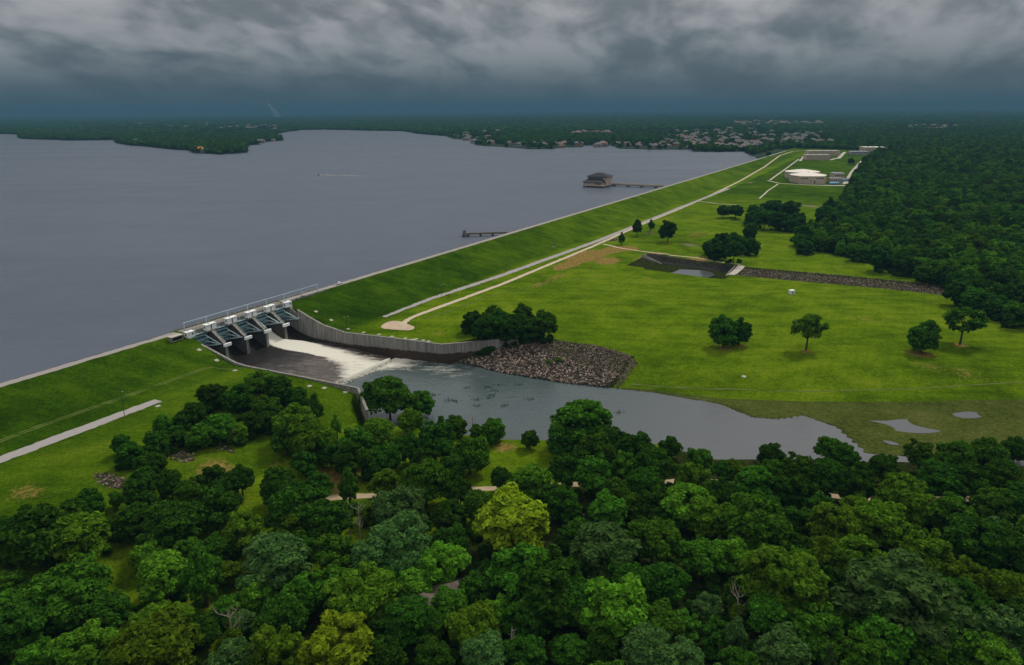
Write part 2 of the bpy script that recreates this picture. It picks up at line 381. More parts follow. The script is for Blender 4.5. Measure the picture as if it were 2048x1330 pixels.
leaf_mat('leaf_F', (0.011, 0.039, 0.005), (0.052, 0.126, 0.016))
TONE = {'D': 'dark green', 'G': 'mid green', 'B': 'bright green', 'Y': 'yellow-green', 'L': 'grey-green', 'O': 'olive green', 'F': 'deep green'}

# ---------------------------------------------------------------- ground
def grid_lines(*parts): return np.unique(np.round(np.concatenate(parts), 3))
ul = grid_lines(np.arange(-460, 480.1, 2.5), np.arange(-28, 0, 0.75), np.arange(56, 114, 0.75), np.arange(328, 396, 1.5), np.array([-13.0, -12.0, 59.6, 60.6]), np.arange(480, 1300, 6.0), np.arange(1300, 2700, 16.0), 2700*1.12**np.arange(0, 26), -460-20*1.35**np.arange(0, 18))
vl = grid_lines(np.array([-60, -40, -30, -25, -21.7, -17, -13.2, -12.9, -10, -6.5, -5.5]), np.arange(-4, 98, 2.0), np.arange(98, 142, 1.0), np.arange(142, 480, 2.5), np.arange(480, 900, 8.0), 900*1.13**np.arange(0, 34))
U, V = np.meshgrid(ul, vl, indexing='ij'); Z = T(U, V); X, Y = xy(U, V)
nu, nv = U.shape
idx = np.arange(nu*nv).reshape(nu, nv)
gf = np.stack([idx[:-1, :-1], idx[1:, :-1], idx[1:, 1:], idx[:-1, 1:]], -1).reshape(-1, 4)[:, ::-1]
gm = np_mesh('ground', np.stack([X, Y, Z], -1).reshape(-1, 3), gf, smooth=True)
def blob(u0, v0, ru, rv, p=1.0):
    return np.clip((1.25 - np.sqrt(((U-u0)/ru)**2 + ((V-v0)/rv)**2))*p, 0, max(1.0, 0) if p >= 1 else p)
def pblob(px, py, ru, rv, p=1.0):
    a, b = uvat(px, py); return blob(a, b, ru, rv, p)
dry = np.zeros_like(U); wetm = np.zeros_like(U); soil = np.zeros_like(U); deep = np.zeros_like(U); wood = np.zeros_like(U); bare = np.zeros_like(U)
Wn, En, Cn, Ln = (np.interp(V, a, b) for a, b in ((V_W, U_W), (V_E, U_E), (V_C, U_C), (V_L, U_L)))
wetm = np.maximum(wetm, np.where((V > 212) & (U > Wn-3), sst(1.5, -2.0, U-En-3), 0)*1.1)
deep = np.maximum(deep, np.where((V > -7) & (V < 44), sst(46, 34, V), 0)*(0.85-0.55*sst(150, 700, U)+0.3*sst(900, 1500, U)))  # cloud shade painted into the dam slope grass, easing off along it
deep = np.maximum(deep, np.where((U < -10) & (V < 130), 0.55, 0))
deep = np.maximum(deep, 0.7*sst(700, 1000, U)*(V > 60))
for px, py, ru, rv, p in ((1175, 512, 34, 15, 2.0), (1225, 500, 24, 11, 1.8), (1140, 528, 30, 9, 1.8), (1255, 497, 16, 12, 1.2), (1215, 522, 18, 12, 1.2), (1290, 560, 30, 10, .35), (1100, 560, 60, 8, .5), (1300, 520, 40, 14, .75), (1400, 520, 26, 18, .6), (1390, 470, 50, 16, .5), (1330, 440, 40, 12, .4),
                          (1600, 560, 20, 30, .35), (1250, 640, 40, 20, .25), (1500, 740, 14, 20, .3), (1750, 640, 20, 40, .35), (1900, 740, 14, 40, .4), (660, 960, 20, 14, .75), (430, 940, 10, 10, .7), (1010, 895, 8, 8, .6), (60, 985, 10, 14, .5), (560, 930, 12, 8, .4), (710, 935, 8, 8, .6), (880, 665, 14, 6, .45), (2000, 840, 10, 24, .6), (1450, 697, 7, 7, .75), (1480, 692, 6, 6, .7), (1612, 703, 6, 6, .7), (1842, 708, 9, 9, .8), (1920, 691, 7, 7, .7), (1335, 486, 8, 8, .5)):  # blobs under the lone trees: worn ground, also painted as contact shade
    dry = np.maximum(dry, pblob(px, py, ru, rv, p))
for px, py, ru, rv in ((1622, 412, 10, 18), (1500, 365, 12, 6), (1380, 490, 6, 9)):
    bare = np.maximum(bare, pblob(px, py, ru, rv, .8))
# riprap / ditch linings, forest floor
soil = np.maximum(soil, np.where((V > 99) & (V < 209.5) & (U > Wn-4) & (U < Cn-1) & (V > 106+(U-72)*.5), 1.2, 0))
soil = np.maximum(soil, np.where((U > 333) & (U < 391) & (V > 120) & (V < 205), 1.2, 0)); soil = np.maximum(soil, np.where((U > 354) & (U < 391) & (V >= 206) & (V < 370), 1.2, 0))
soil = np.maximum(soil, np.where((U < Ln) & (V > 60), sst(0, 30, V-192-(U+100)*.35), 0)*0.8)
rf_u, rf_v = zip(*[uvat(x, y) for x, y in ((2300, 690), (2048, 640), (1980, 622), (1900, 590), (1800, 545), (1720, 520), (1620, 497))])
FOREST = [uvat(x, y) for x, y in ((2500, 740), (2200, 680), (2048, 640), (1985, 622), (1905, 592), (1850, 563), (1790, 548), (1720, 522), (1640, 503), (1592, 497), (1600, 478), (1660, 462), (1640, 452), (1640, 440), (1690, 405), (1700, 372), (1728, 330), (1752, 308), (1800, 304))] + [(2200, 560), (2600, 900), (40000, 9000), (40000, 60000), (300, 60000), (200, 900)]
def inside(poly, x, y):
    r = np.zeros(np.shape(x), bool); n = len(poly)
    for i in range(n):
        (x1, y1), (x2, y2) = poly[i], poly[(i+1) % n]
        if y1 == y2: continue
        r ^= ((y1 > y) != (y2 > y)) & (x < (x2-x1)*(y-y1)/(y2-y1)+x1)
    return r
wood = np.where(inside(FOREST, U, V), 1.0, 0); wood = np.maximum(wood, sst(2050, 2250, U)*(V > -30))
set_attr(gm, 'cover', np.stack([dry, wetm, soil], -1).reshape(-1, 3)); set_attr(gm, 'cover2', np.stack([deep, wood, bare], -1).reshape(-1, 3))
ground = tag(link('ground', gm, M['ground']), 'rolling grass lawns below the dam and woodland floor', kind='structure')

# ---------------------------------------------------------------- lake, far shore, channel, ponds
def flat_poly(name, pts, z, m, depth=0.0):
    bm = bmesh.new(); vs = [bm.verts.new((x, y, z)) for x, y in pts]
    for t in tessellate_polygon([[Vector((x, y, 0)) for x, y in pts]]):
        try: bm.faces.new([vs[i] for i in t])
        except ValueError: pass
    bmesh.ops.recalc_face_normals(bm, faces=bm.faces)
    for f in bm.faces:
        if f.normal.z < 0: f.normal_flip()
    if depth:
        n = len(pts); lo = [bm.verts.new((x, y, z-depth)) for x, y in pts]
        for i in range(n):
            try: bm.faces.new((vs[i], vs[(i+1) % n], lo[(i+1) % n], lo[i]))
            except ValueError: pass
    me = bpy.data.meshes.new(name); bm.to_mesh(me); bm.free()
    return link(name, me, m)
LK = [xy(*p) for p in ((-6000, -12.5), (45000, -12.5), (45000, -90000), (-6000, -60000))]
tag(flat_poly('lake', LK, ZLAKE, M['lake_water']), 'wide grey lake behind the dam', kind='structure')
SHORE = [(-900, 282), (-500, 275), (-200, 270), (0, 268), (38, 269), (42, 277), (80, 279), (140, 281), (232, 280), (243, 288), (262, 291), (310, 295), (372, 300), (388, 306), (440, 309), (492, 305), (494, 300), (486, 296), (500, 290), (520, 289), (522, 284), (566, 281), (564, 276), (548, 272), (572, 264), (600, 260), (650, 259), (730, 261), (800, 262), (830, 267), (890, 272), (905, 278), (960, 281), (950, 286), (962, 291), (1010, 294), (1060, 298), (1110, 298), (1118, 295), (1165, 294), (1172, 291), (1222, 291), (1236, 297), (1300, 299), (1384, 299), (1390, 303), (1440, 304), (1490, 303), (1500, 310), (1522, 318)]
shore_pts = [at_z(x, y, ZLAKE)[:2] for x, y in SHORE]
for rep in range(2):                                        # ragged water line
    q = []; rs = np.random.RandomState(4+rep)
    for a, b in zip(shore_pts, shore_pts[1:]):
        L_ = math.hypot(b[0]-a[0], b[1]-a[1]); k = rs.uniform(-.06, .06)*min(L_, 500)
        q += [a, ((a[0]+b[0])/2-(b[1]-a[1])/L_*k, (a[1]+b[1])/2+(b[0]-a[0])/L_*k)]
    shore_pts = q + [shore_pts[-1]]
FARPOLY = shore_pts + [xy(1640, -16), xy(2400, -14.5), xy(44000, -14.5), (42000, 80000), (-60000, 80000), (-60000, 6000)]
def mat_far():
    m, t, out = mat('far_land'); P = pos(t)
    n = t.noise(P, 0.004, 4, 0.6); n2 = t.noise(P, 0.03, 4, 0.65)
    c = t.mix(t.step(n2, 0.4, 0.62), (0.010, 0.024, 0.010, 1), (0.022, 0.05, 0.014, 1)); c = t.mix(t.step(n, 0.60, 0.72), c, (0.07, 0.08, 0.05, 1))
    principled(t, out, c, 0.95, 0.05); return m
M['far'] = mat_far()
tag(flat_poly('far_shore', FARPOLY, 17.3, M['far'], 3.5), 'low wooded land beyond the lake', kind='structure')

# channel water as a fine sheet with foam below the apron
cu = np.arange(-40, 130, 1.6); cvv = np.concatenate([np.arange(76.3, 150, 1.2), np.arange(150, 520, 3.0)])
CU, CV = np.meshgrid(cu, cvv, indexing='ij'); CX, CY = xy(CU, CV)
ix = np.arange(CU.size).reshape(CU.shape)
cf = np.stack([ix[:-1, :-1], ix[1:, :-1], ix[1:, 1:], ix[:-1, 1:]], -1).reshape(-1, 4)[:, ::-1]
cen = np.stack([CU, CV], -1).reshape(-1, 2)[cf].mean(1)
keep = (cen[:, 0] > np.interp(cen[:, 1], V_L, U_L)-10) & ((cen[:, 1] > 112) | ((cen[:, 0] > wallL(cen[:, 1])+.2) & (cen[:, 0] < wallR(cen[:, 1])-.2))) & ~((cen[:, 0] > 71+(cen[:, 1]-106)*30/32-.5) & (cen[:, 1] > 104) & (cen[:, 1] < 140))
cm = np_mesh('channel_water', np.stack([CX, CY, np.full(CU.shape, ZCH)], -1).reshape(-1, 3), cf[keep], smooth=True)
fo = np.clip(sst(30, 58, CU)*1.0*np.exp(-np.maximum(CV-78, 0)/(7+12*sst(28, 60, CU))) + 0.95*np.exp(-np.maximum(CV-78, 0)/1.6)*np.interp(CU, [-10, 12, 28], [.15, .35, 1]), 0, 1)
fo = np.maximum(fo, 0.42*np.exp(-((CU-62)/14)**2-((CV-112)/24)**2))
for px, py, a, b, k in ((1500, 860, 9, 3, .16), (1490, 850, 12, 4, .1), (1600, 840, 5, 10, .1)):
    q = touv(*at_z(px, py, ZCH)[:2]); fo = np.maximum(fo, k*np.exp(-((CU-q[0])/a)**2-((CV-q[1])/b)**2))
set_attr(cm, 'foam', np.stack([fo, 0*fo, sst(170, 290, CV)*.9], -1).reshape(-1, 3))
tag(link('channel_water', cm, M['channel_water']), 'grey-green outlet channel below the spillway', kind='structure')
def px_poly(pts, z): return [at_z(x, y, z)[:2] for x, y in pts]
def smooth_poly(pts, rep=2):
    for _ in range(rep):
        q = []; n = len(pts)
        for i in range(n):
            a, b = pts[i], pts[(i+1) % n]
            q += [(a[0]*.75+b[0]*.25, a[1]*.75+b[1]*.25), (a[0]*.25+b[0]*.75, a[1]*.25+b[1]*.75)]
        pts = q
    return pts
def ground_sheet(name, pts, lift, m, label):
    """a puddle or patch following the ground"""
    pts = smooth_poly(pts, 2); o = flat_poly(name, pts, 0, m)
    bm = bmesh.new(); bm.from_mesh(o.data)
    bmesh.ops.subdivide_edges(bm, edges=bm.edges[:], cuts=3, use_grid_fill=True)
    for v in bm.verts:
        a, b = touv(v.co.x, v.co.y); v.co.z = float(T(a, b))+lift
    bm.to_mesh(o.data); bm.free(); return tag(o, label, kind='structure')
FL = -5.45
for pts in (((1716, 843), (1745, 841), (1775, 842), (1800, 838), (1850, 840), (1888, 852), (1892, 858), (1870, 866), (1830, 867), (1780, 860), (1740, 855)),
            ((1760, 879), (1790, 884), (1802, 891), (1780, 890)), ((1902, 826), (1950, 822), (1978, 832), (1940, 838), (1910, 833))):
    o = flat_poly('puddle', smooth_poly(px_poly(pts, FL)), FL+0.02, M['pond_water']); tag(o, 'shallow flood water lying on the brown flats', kind='structure')
o = flat_poly('pond_water', smooth_poly(px_poly(((1283, 541), (1310, 538), (1370, 539), (1415, 541), (1434, 551), (1405, 557), (1330, 555)), -0.9), 2), -0.9, M['pond_water']); tag(o, 'small pond in the stone lined hollow', kind='structure')

# ---------------------------------------------------------------- roads and tracks
def ribbon(name, pts, width, m, label, lift=0.07, stepm=3.0, edge=0.0):
    """pts: (u, v) or (u, v, width)"""
    P = [(p[0], p[1], p[2] if len(p) > 2 else width) for p in pts]
    S = [0]
    for a, b in zip(P, P[1:]): S.append(S[-1]+math.hypot(b[0]-a[0], b[1]-a[1]))
    s = np.linspace(0, S[-1], max(2, int(S[-1]/stepm)+1))
    A = np.array(P); pu, pv, pw = (np.interp(s, S, A[:, i]) for i in range(3))
    k = max(3, int(9/stepm)) | 1; ker = np.ones(k)/k
    if len(s) > 3*k:
        for arr in (pu, pv): arr[k:-k] = np.convolve(arr, ker, 'same')[k:-k]
    du, dv = np.gradient(pu), np.gradient(pv); L_ = np.hypot(du, dv); nu_, nv_ = -dv/L_, du/L_
    rs = np.random.RandomState(len(s)); rows = []
    for t in (-.5, -.2, .2, .5):
        j = edge*rs.normal(size=len(s)) if abs(t) == .5 else 0
        uu, vv = pu+nu_*(pw*t+j), pv+nv_*(pw*t+j); x, y = xy(uu, vv); rows.append(np.stack([x, y, T(uu, vv)+lift], -1))
    V_ = np.stack(rows, 1).reshape(-1, 3); n = len(s)
    f = [(i*4+j, i*4+j+1, (i+1)*4+j+1, (i+1)*4+j) for i in range(n-1) for j in range(3)]
    return tag(link(name, np_mesh(name, V_, f), m), label, kind='structure')
def pxs(*pts): return [uvat(*p[:2]) + tuple(p[2:]) for p in pts]
ribbon('crest_road', [(-430, -10.2), (-14.5, -10.2)], 5.2, M['crest_road'], 'pale road along the dam crest', 0.05, 3, .22)
ribbon('crest_road', [(62, -10.2), (1000, -10.2), (1960, -10.2)], 5.4, M['crest_road'], 'pale road along the dam crest', 0.05, 4, .22)
M['rimstone'] = simple('rim_stone', (0.20, 0.185, 0.165), 0.95, 0.4, 1.0)
ribbon('rip_rap_rim', [(-430, -14.3), (-14.5, -14.3)], 2.4, M['rimstone'], 'stone rim on the lake side of the crest', 0.12, 3, .25)
ribbon('rip_rap_rim', [(62, -14.3), (1960, -14.3)], 2.4, M['rimstone'], 'stone rim on the lake side of the crest', 0.12, 4, .25)
ribbon('toe_strip', pxs((768, 634, 3.2), (860, 598, 5), (1000, 552, 6), (1200, 480, 6.5), (1360, 415, 6), (1457, 377, 6)), 6, M['road'], 'pale concrete strip along the toe of the dam', 0.09, 2.5, .32)
ribbon('toe_strip', pxs((-140, 972), (0, 919.5), (160, 860), (317, 801, 5.5)), 6.6, M['road'], 'pale concrete strip along the toe of the dam', 0.09, 2, .25)
M['gravel'] = simple('gravel_track', (0.46, 0.37, 0.26), 0.95, 0.2, 0.4)
ribbon('gravel_track', pxs((806, 650, 4), (812, 641, 3.6), (830, 632, 3.4), (860, 621), (1000, 570), (1185, 493), (1290, 446), (1396, 402), (1480, 362), (1530, 333), (1560, 311), (1585, 303), (1610, 301)), 4.0, M['gravel'], 'pale gravel track below the dam', 0.08, 3, .2)
M['gravel_pad'] = simple('gravel_pad', (0.42, 0.32, 0.22), 0.95, 0.3, 0.25)
ground_sheet('gravel_pad', px_poly(((756, 657), (775, 643), (800, 642), (818, 650), (832, 655), (822, 662), (790, 660)), 5.0), 0.06, M['gravel_pad'], 'bare gravel pad at the end of the track')
ribbon('dirt_path', pxs((1206, 488), (1240, 496), (1320, 507), (1390, 515), (1440, 524), (1480, 529)), 2.6, M['gravel'], 'dirt path from the track to the pond', 0.07, 2.5, .25)
ribbon('dirt_path', pxs((1396, 402), (1440, 408), (1480, 409)), 2.6, M['gravel'], 'short branch track off the gravel track', 0.07, 3, .2)
M['worn'] = simple('worn_grass', (0.085, 0.115, 0.016), .95, .35, .3)
for off in (-.9, .9):
    for pts in (((-100, 918), (120, 838), (300, 776), (420, 733), (486, 738)), ((1262, 768), (1420, 778), (1600, 783), (1820, 778), (2120, 760)), ((846, 640), (980, 592), (1100, 566), (1230, 548))):
        q = [(a+off*.6, b_+off*.6) for a, b_ in pxs(*pts)]; ribbon('wheel_track', q, .42, M['worn'], 'faint wheel track worn in the lawn', .06, 2.5, .12)
M['woodtrack'] = simple('woodland_track', (0.40, 0.30, 0.19), 0.95, 0.25, 0.3)
ribbon('woodland_track', pxs((560, 1010), (660, 995), (740, 991), (850, 986), (960, 978), (1020, 977), (1200, 966), (1420, 962), (1600, 985), (1760, 1002), (1890, 997), (1960, 999), (2100, 985)), 3.6, M['woodtrack'], 'dirt track through the near woods', 0.08, 2.5, .2)
M['pave'] = simple('plant_paving', (0.42, 0.38, 0.32), 0.95, 0.1, 0.2)
ribbon('plant_road', pxs((1690, 368, 9), (1708, 340, 9), (1725, 322, 9), (1738, 318, 7)), 9, M['pave'], 'service road at the treatment plant', 0.07, 5)
ribbon('plant_road', pxs((1535, 361, 4), (1560, 367, 4), (1600, 369, 5), (1690, 371, 12)), 5, M['pave'], 'service road at the treatment plant', 0.09, 5)
ribbon('plant_road', pxs((1540, 360, 3.5), (1575, 335, 3.5), (1598, 318, 3.5)), 4, M['pave'], 'service road at the treatment plant', 0.08, 5)
ribbon('plant_road', pxs((1519, 397, 2.5), (1535, 382, 2.5), (1556, 368, 2.5)), 3, M['pave'], 'service road at the treatment plant', 0.08, 5)
ribbon('plant_road', pxs((1600, 322, 6), (1612, 308, 6)), 6, M['pave'], 'service road at the treatment plant', 0.08, 5)
ribbon('plant_road', pxs((1660, 320, 7), (1678, 316, 9), (1690, 304, 8)), 8, M['pave'], 'service road at the treatment plant', 0.08, 5)

# ---------------------------------------------------------------- the spillway, in its own frame: x = downstream, y = along the dam
SPR = -TH
def P3(u, v, z=0.0): x, y = xy(u, v); return (x, y, z)
BAYS = [1.4+14.6*k for k in (-.5, .5, 1.5, 2.5, 3.5)]; PIERS = [1.4+14.6*k for k in range(4)]
spill = tag(empty('spillway', (O[0], O[1], 0), SPR), 'grey concrete five bay spillway cut through the grass dam', 'spillway')
prof = [(-14, -9), (-14, 4.5), (-11, 6.6), (-8, 7.0), (-5, 6.6), (-1, 5.0), (3, 3.0), (7, 1.5), (12, 0.3), (20, -0.9), (40, -2.2), (76.0, -3.9), (77.0, -4.2), (77.3, -9)]
b = MB(); b.prism(prof, -11.9, 59.5); b.build('chute_floor', M['dark_concrete'], spill)
pp = [(-14, -2), (9.2, -2), (9.2, 9.6), (8.0, 11.2), (-0.6, 17.2), (-14, 17.2)]
for u in PIERS:
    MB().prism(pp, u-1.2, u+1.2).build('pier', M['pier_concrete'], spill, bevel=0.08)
    b = MB()
    for s in (-1.0, .86): b.prism([(8.3, 11.2), (8.3, 11.45), (-0.5, 17.65), (-0.5, 17.2)], u+s-.1, u+s+.24)
    b.build('stair_kerb', M['wall_concrete'], spill)
    MB().add([(8.05, u-.85, 11.3), (8.05, u+.8, 11.3), (-.5, u+.8, 17.36), (-.5, u-.85, 17.36), (8.05, u-.85, 11.1), (8.05, u+.8, 11.1), (-.5, u+.8, 17.1), (-.5, u-.85, 17.1)], [(0, 1, 2, 3), (7, 6, 5, 4), (0, 4, 5, 1), (2, 6, 7, 3), (1, 5, 6, 2), (3, 7, 4, 0)]).build('ramp', M['concrete'], spill)
    MB().box(9.203, 9.5, u-.9, u+.9, -1, 9.4).build('pier_nose', M['wall_concrete'], spill)
for u0, u1 in ((-14.4, -12.0), (59.6, 62.0)):
    MB().prism([(-14, -4), (6, -4), (6, 12.5), (-0.6, 17.2), (-14, 17.2)], u0, u1).build('abutment', M['concrete'], spill)
b = MB(); b.box(-13.6, -4.6, -15.5, 62.5, 17.55, 18.75); b.build('bridge_deck', M['concrete'], spill)
b = MB(); b.box(-4.58, -4.2, -15.2, 62.3, 17.2, 19.3); b.box(-14.0, -13.62, -15.2, 62.3, 17.2, 19.4); b.build('deck_parapet', M['wall_concrete'], spill)
b = MB()
for u in np.arange(-13, 62, 2.4): b.beam((-4.75, u, 18.75), (-4.75, u, 20.3), .12)
for z in (19.7, 20.3): b.beam((-4.75, -13, z), (-4.75, 61, z), .10)
for u in np.arange(-13, 62, 2.4): b.beam((-13.4, u, 18.75), (-13.4, u, 20.1), .12)
b.beam((-13.4, -13, 20.1), (-13.4, 61, 20.1), .10)
b.build('railing', M['rust'], spill)
for u in PIERS:
    MB().box(9.22, 10.3, u-2.0, u+3.0, 9.6, 11.3).build('trunnion_beam', M['white'], spill, bevel=.06)
for u0, u1 in ((-12, -10.2), (57.4, 59.5)):
    MB().box(6.4, 7.6, u0, u1, 10.4, 11.5).build('trunnion_beam', M['teal_lite'], spill, bevel=.06)

# flowing sheet over the chute floor
wu = np.linspace(-11.8, 59.4, 120); wv = np.concatenate([np.linspace(-7.5, 12, 26), np.linspace(13, 76.6, 110), [77.0, 77.5, 77.9]])
zz = np.interp(wv, [p[0] for p in prof[2:-1]], [p[1] for p in prof[2:-1]]); zz[-3:] = (-4.2, -4.9, -6.2)
WU, WV = np.meshgrid(wu, wv, indexing='ij'); WZ = np.broadcast_to(zz, WU.shape).copy()
lo = np.interp(WV, [-8, 8, 13, 22, 34, 46, 62, 77], [31.9, 31.9, 32.3, 34, 37, 37, 28, 8]); hi = np.interp(WV, [-8, 8, 13, 20, 30, 42, 62, 77], [43.9, 43.9, 48, 53, 58, 61.5, 63, 62.5])
strength = np.interp(WV, [-8, 10, 28, 42, 56, 68, 76, 77], [.90, 1.0, 1.0, .96, .84, .76, .78, .85])
sl = np.interp(WV, [8, 40, 50, 62, 77], [.5, 2.0, 9, 20, 32]); sr = np.interp(WV, [8, 18, 34, 60], [.5, 1.5, 14, 22])
jet = strength*sst(0, 1, (WU-lo)/sl+.3)*sst(0, 1, (hi-WU)/sr+.1)
jet = np.where((WV < 9) & ((WU < lo) | (WU > hi)), 0, np.clip(jet, 0, 1)); d = np.where((WU < lo) | (WU > hi), 2.0, 0.0)
WZ += np.where((WV < 12) & (d > 1.0), -0.6 if False else 0.02, 0.10 + 0.75*jet*np.interp(WV, [-8, 12, 40, 79], [1.5, 1.1, .5, .3]))
edge = np.where(WV > 76.8, np.interp(WU, [-12, 12, 28, 59], [.1, .25, .85, 1]), 0); jet = np.maximum(jet, edge)
brown = sst(18, 46, WV)*np.clip(1-jet*.6, 0, 1)
brown = np.where(WV < 14, 0.0, brown)  # no brown near the gates, leaving their painted shade
WX, WY = xy(WU, WV); ix = np.arange(WU.size).reshape(WU.shape)
wf = np.stack([ix[:-1, :-1], ix[1:, :-1], ix[1:, 1:], ix[:-1, 1:]], -1).reshape(-1, 4)[:, ::-1]
wm = np_mesh('chute_water', np.stack([WX, WY, WZ], -1).reshape(-1, 3), wf, smooth=True)
set_attr(wm, 'foam', np.stack([jet, brown, 0*jet], -1).reshape(-1, 3))
tag(link('chute_water', wm, M['chute_water']), 'white water spreading over the spillway apron', kind='structure')
# froth thrown up along the lip of the apron
rs = np.random.RandomState(5); vv = []; ff = []
for i in range(2600):
    u = rs.uniform(-8, 58); p = np.interp(u, [-8, 10, 58], [.25, .6, 1.0])
    if rs.rand() > p: continue
    v = 77.7+abs(rs.normal(0, .7+1.8*sst(25, 58, u))); z = ZCH+rs.uniform(-.1, .4+1.2*math.exp(-(v-77.7)/.8)*rs.rand()); r = rs.uniform(.15, .5)
    x, y = xy(u, v); q = rs.normal(size=(3, 3)); k = len(vv)
    vv += [(x+q[j, 0]*r, y+q[j, 1]*r, z+q[j, 2]*r*.6) for j in range(3)]; ff.append((k, k+1, k+2))
M['froth'] = simple('froth', (0.66, 0.64, 0.56), 0.9, .06)
tag(link('foam', np_mesh('foam', vv, ff), M['froth']), 'froth along the lip of the apron', kind='stuff')

# radial gates
ORD = ['first', 'second', 'third', 'fourth', 'fifth', 'sixth', 'seventh', 'eighth', 'ninth', 'tenth', 'eleventh', 'twelfth', 'thirteenth', 'fourteenth', 'fifteenth', 'sixteenth', 'seventeenth', 'eighteenth', 'nineteenth', 'twentieth']
def nth(k, n): return 'leftmost' if k == 0 and n > 1 else ('rightmost' if k == n-1 and n > 1 else ORD[k] + ' from left' if k < 20 else f'{k+1}th from left')
def make_gate():
    g = empty('radial_gate', (0, 0, 0)); Rg, cxv, czv = 12.4, 7.0, 10.9; hw = 5.95
    a0, a1 = math.pi+.30, math.pi-.50
    pts = [(cxv+Rg*math.cos(a), czv+Rg*math.sin(a)) for a in np.linspace(a0, a1, 13)]
    b = MB(); b.prism(pts + [(x-.18, z) for x, z in pts[::-1]], -hw, hw); b.build('skin_plate', M['teal'], g)
    b = MB()
    for y in np.linspace(-hw+.4, hw-.4, 10):
        for p, q in zip(pts, pts[1:]): b.beam((p[0]+.3, y, p[1]), (q[0]+.3, y, q[1]), .14, .5)
    b.build('skin_rib', M['teal'], g)
    top = pts[-1]
    MB().box(top[0]-.1, top[0]+.75, -hw, hw, top[1]-.2, top[1]+.35).build('top_girder', M['teal_lite'], g)
    ang = [math.pi+.20, math.pi-.08, math.pi-.40]
    nod = [(cxv+(Rg-.8)*math.cos(a), czv+(Rg-.8)*math.sin(a)) for a in ang]
    for x, z in nod: MB().box(x-.3, x+.3, -hw+.1, hw-.1, z-.35, z+.35).build('girder', M['teal'], g)
    for s in (-1, 1):
        y0, y1 = s*(hw-1.9), s*(hw-.45)
        for x, z in nod: MB().beam((x, y0, z), (cxv-.2, y1, czv), .42, .5).build('arm', M['teal_lite'], g)
        for t in (.28, .52, .74):
            q = [(n[0]+(cxv-n[0])*t, y0+(y1-y0)*t, n[1]+(czv-n[1])*t) for n in nod]
            b = MB(); b.beam(q[0], q[1], .22); b.beam(q[1], q[2], .22); b.build('brace', M['teal'], g)
        q0 = [(n[0]+(cxv-n[0])*.05, y0, n[1]) for n in nod]; q1 = [(n[0]+(cxv-n[0])*.28, y0+(y1-y0)*.28, n[1]+(czv-n[1])*.28) for n in nod]
        b = MB(); b.beam(q0[0], q1[1], .18); b.beam(q0[2], q1[1], .18); b.beam(q0[1], q1[2], .18); b.build('brace', M['teal'], g)
    b = MB(); q = [(n[0]+(cxv-n[0])*.28, n[1]+(czv-n[1])*.28) for n in nod]
    for x, z in q: b.beam((x, -hw+1.7, z), (x, hw-1.7, z), .26)
    b.beam((q[0][0], -hw+1.7, q[0][1]), (q[2][0], 0, q[2][1]), .2); b.beam((q[0][0], hw-1.7, q[0][1]), (q[2][0], 0, q[2][1]), .2)
    b.build('cross_bracing', M['teal'], g)
    for s in (-1, 1): MB().tube((cxv, s*hw-.35, czv), (cxv, s*hw+.35, czv), .5, n=10).build('trunnion', M['steel'], g)
    return g
gate0 = make_gate()
for k, u in enumerate(BAYS):
    g = gate0 if k == 0 else copy_tree(gate0)
    g.location = P3(u, 0, 0.9 if k == 3 else 0); g.rotation_euler.z = SPR
    tag(g, ['pale blue lattice radial gate in the bay beside the left abutment', 'pale blue lattice radial gate in the second bay from the left abutment', 'pale blue lattice radial gate in the middle bay', 'raised pale blue radial gate with white water pouring out below it', 'pale blue lattice radial gate in the bay beside the tall right wall'][k], 'dam gate', 'radial gates of the spillway')
def make_house(L_, split):
    h = empty('hoist_house', (0, 0, 0)); D, Ht = 2.9, 3.0
    if split:
        b = MB(); b.box(0, D, -L_/2, -.55, 0, Ht); b.build('wall', M['white'], h); b = MB(); b.box(0, D-.2, .55, L_/2, 0, Ht); b.build('wall', M['white'], h)
        MB().box(.1, D-.9, -.54, .54, 0, Ht-.1).build('door', M['black'], h)
        MB().box(-.2, D+.2, -L_/2-.2, .4, Ht, Ht+.22).build('roof', M['roof_white'], h); MB().box(-.2, D, .42, L_/2+.2, Ht+.05, Ht+.25).build('roof', M['roof_white'], h)
    else:
        MB().box(0, D, -L_/2, L_/2, 0, Ht).build('wall', M['white'], h); MB().box(-.2, D+.2, -L_/2-.2, L_/2+.2, Ht, Ht+.25).build('roof', M['roof_white'], h)
        MB().box(D+.003, D+.05, L_/2-1.7, L_/2-.7, 1.3, 2.3).build('window', M['glass'], h)
    MB().box(.9, 1.8, -L_/2-.05, -L_/2-.003, 1.1, 2.2).build('window', M['glass'], h)
    MB().box(1.1, 1.6, -.9, -.4, Ht+.22, Ht+.6).build('roof_vent', M['greymetal'], h)
    return h
hh = make_house(6.8, True)
for k, u in enumerate(PIERS):
    h = hh if k == 0 else copy_tree(hh)
    h.location = P3(u, -3.9, 18.0); h.rotation_euler.z = SPR
    b = MB(); b.box(-4.1, -.7, u-3.6, u+3.6, 17.21, 17.99); b.build('house_slab', M['concrete'], spill)
    tag(h, f'white split hoist house on the {["first", "second", "third", "fourth"][k]} spillway pier from the left abutment', 'hoist house', 'hoist houses on the spillway piers')
h = make_house(4.6, False); h.location = P3(-12.6, -3.2, 17.25); h.rotation_euler.z = SPR; tag(h, 'small white hoist house on the left abutment beside the dark shelter', 'hoist house', 'hoist houses on the spillway piers')
h = make_house(4.8, False); h.location = P3(59.2, -3.4, 17.25); h.rotation_euler.z = SPR; tag(h, 'small white hoist house at the top of the tall right wall', 'hoist house', 'hoist houses on the spillway piers')
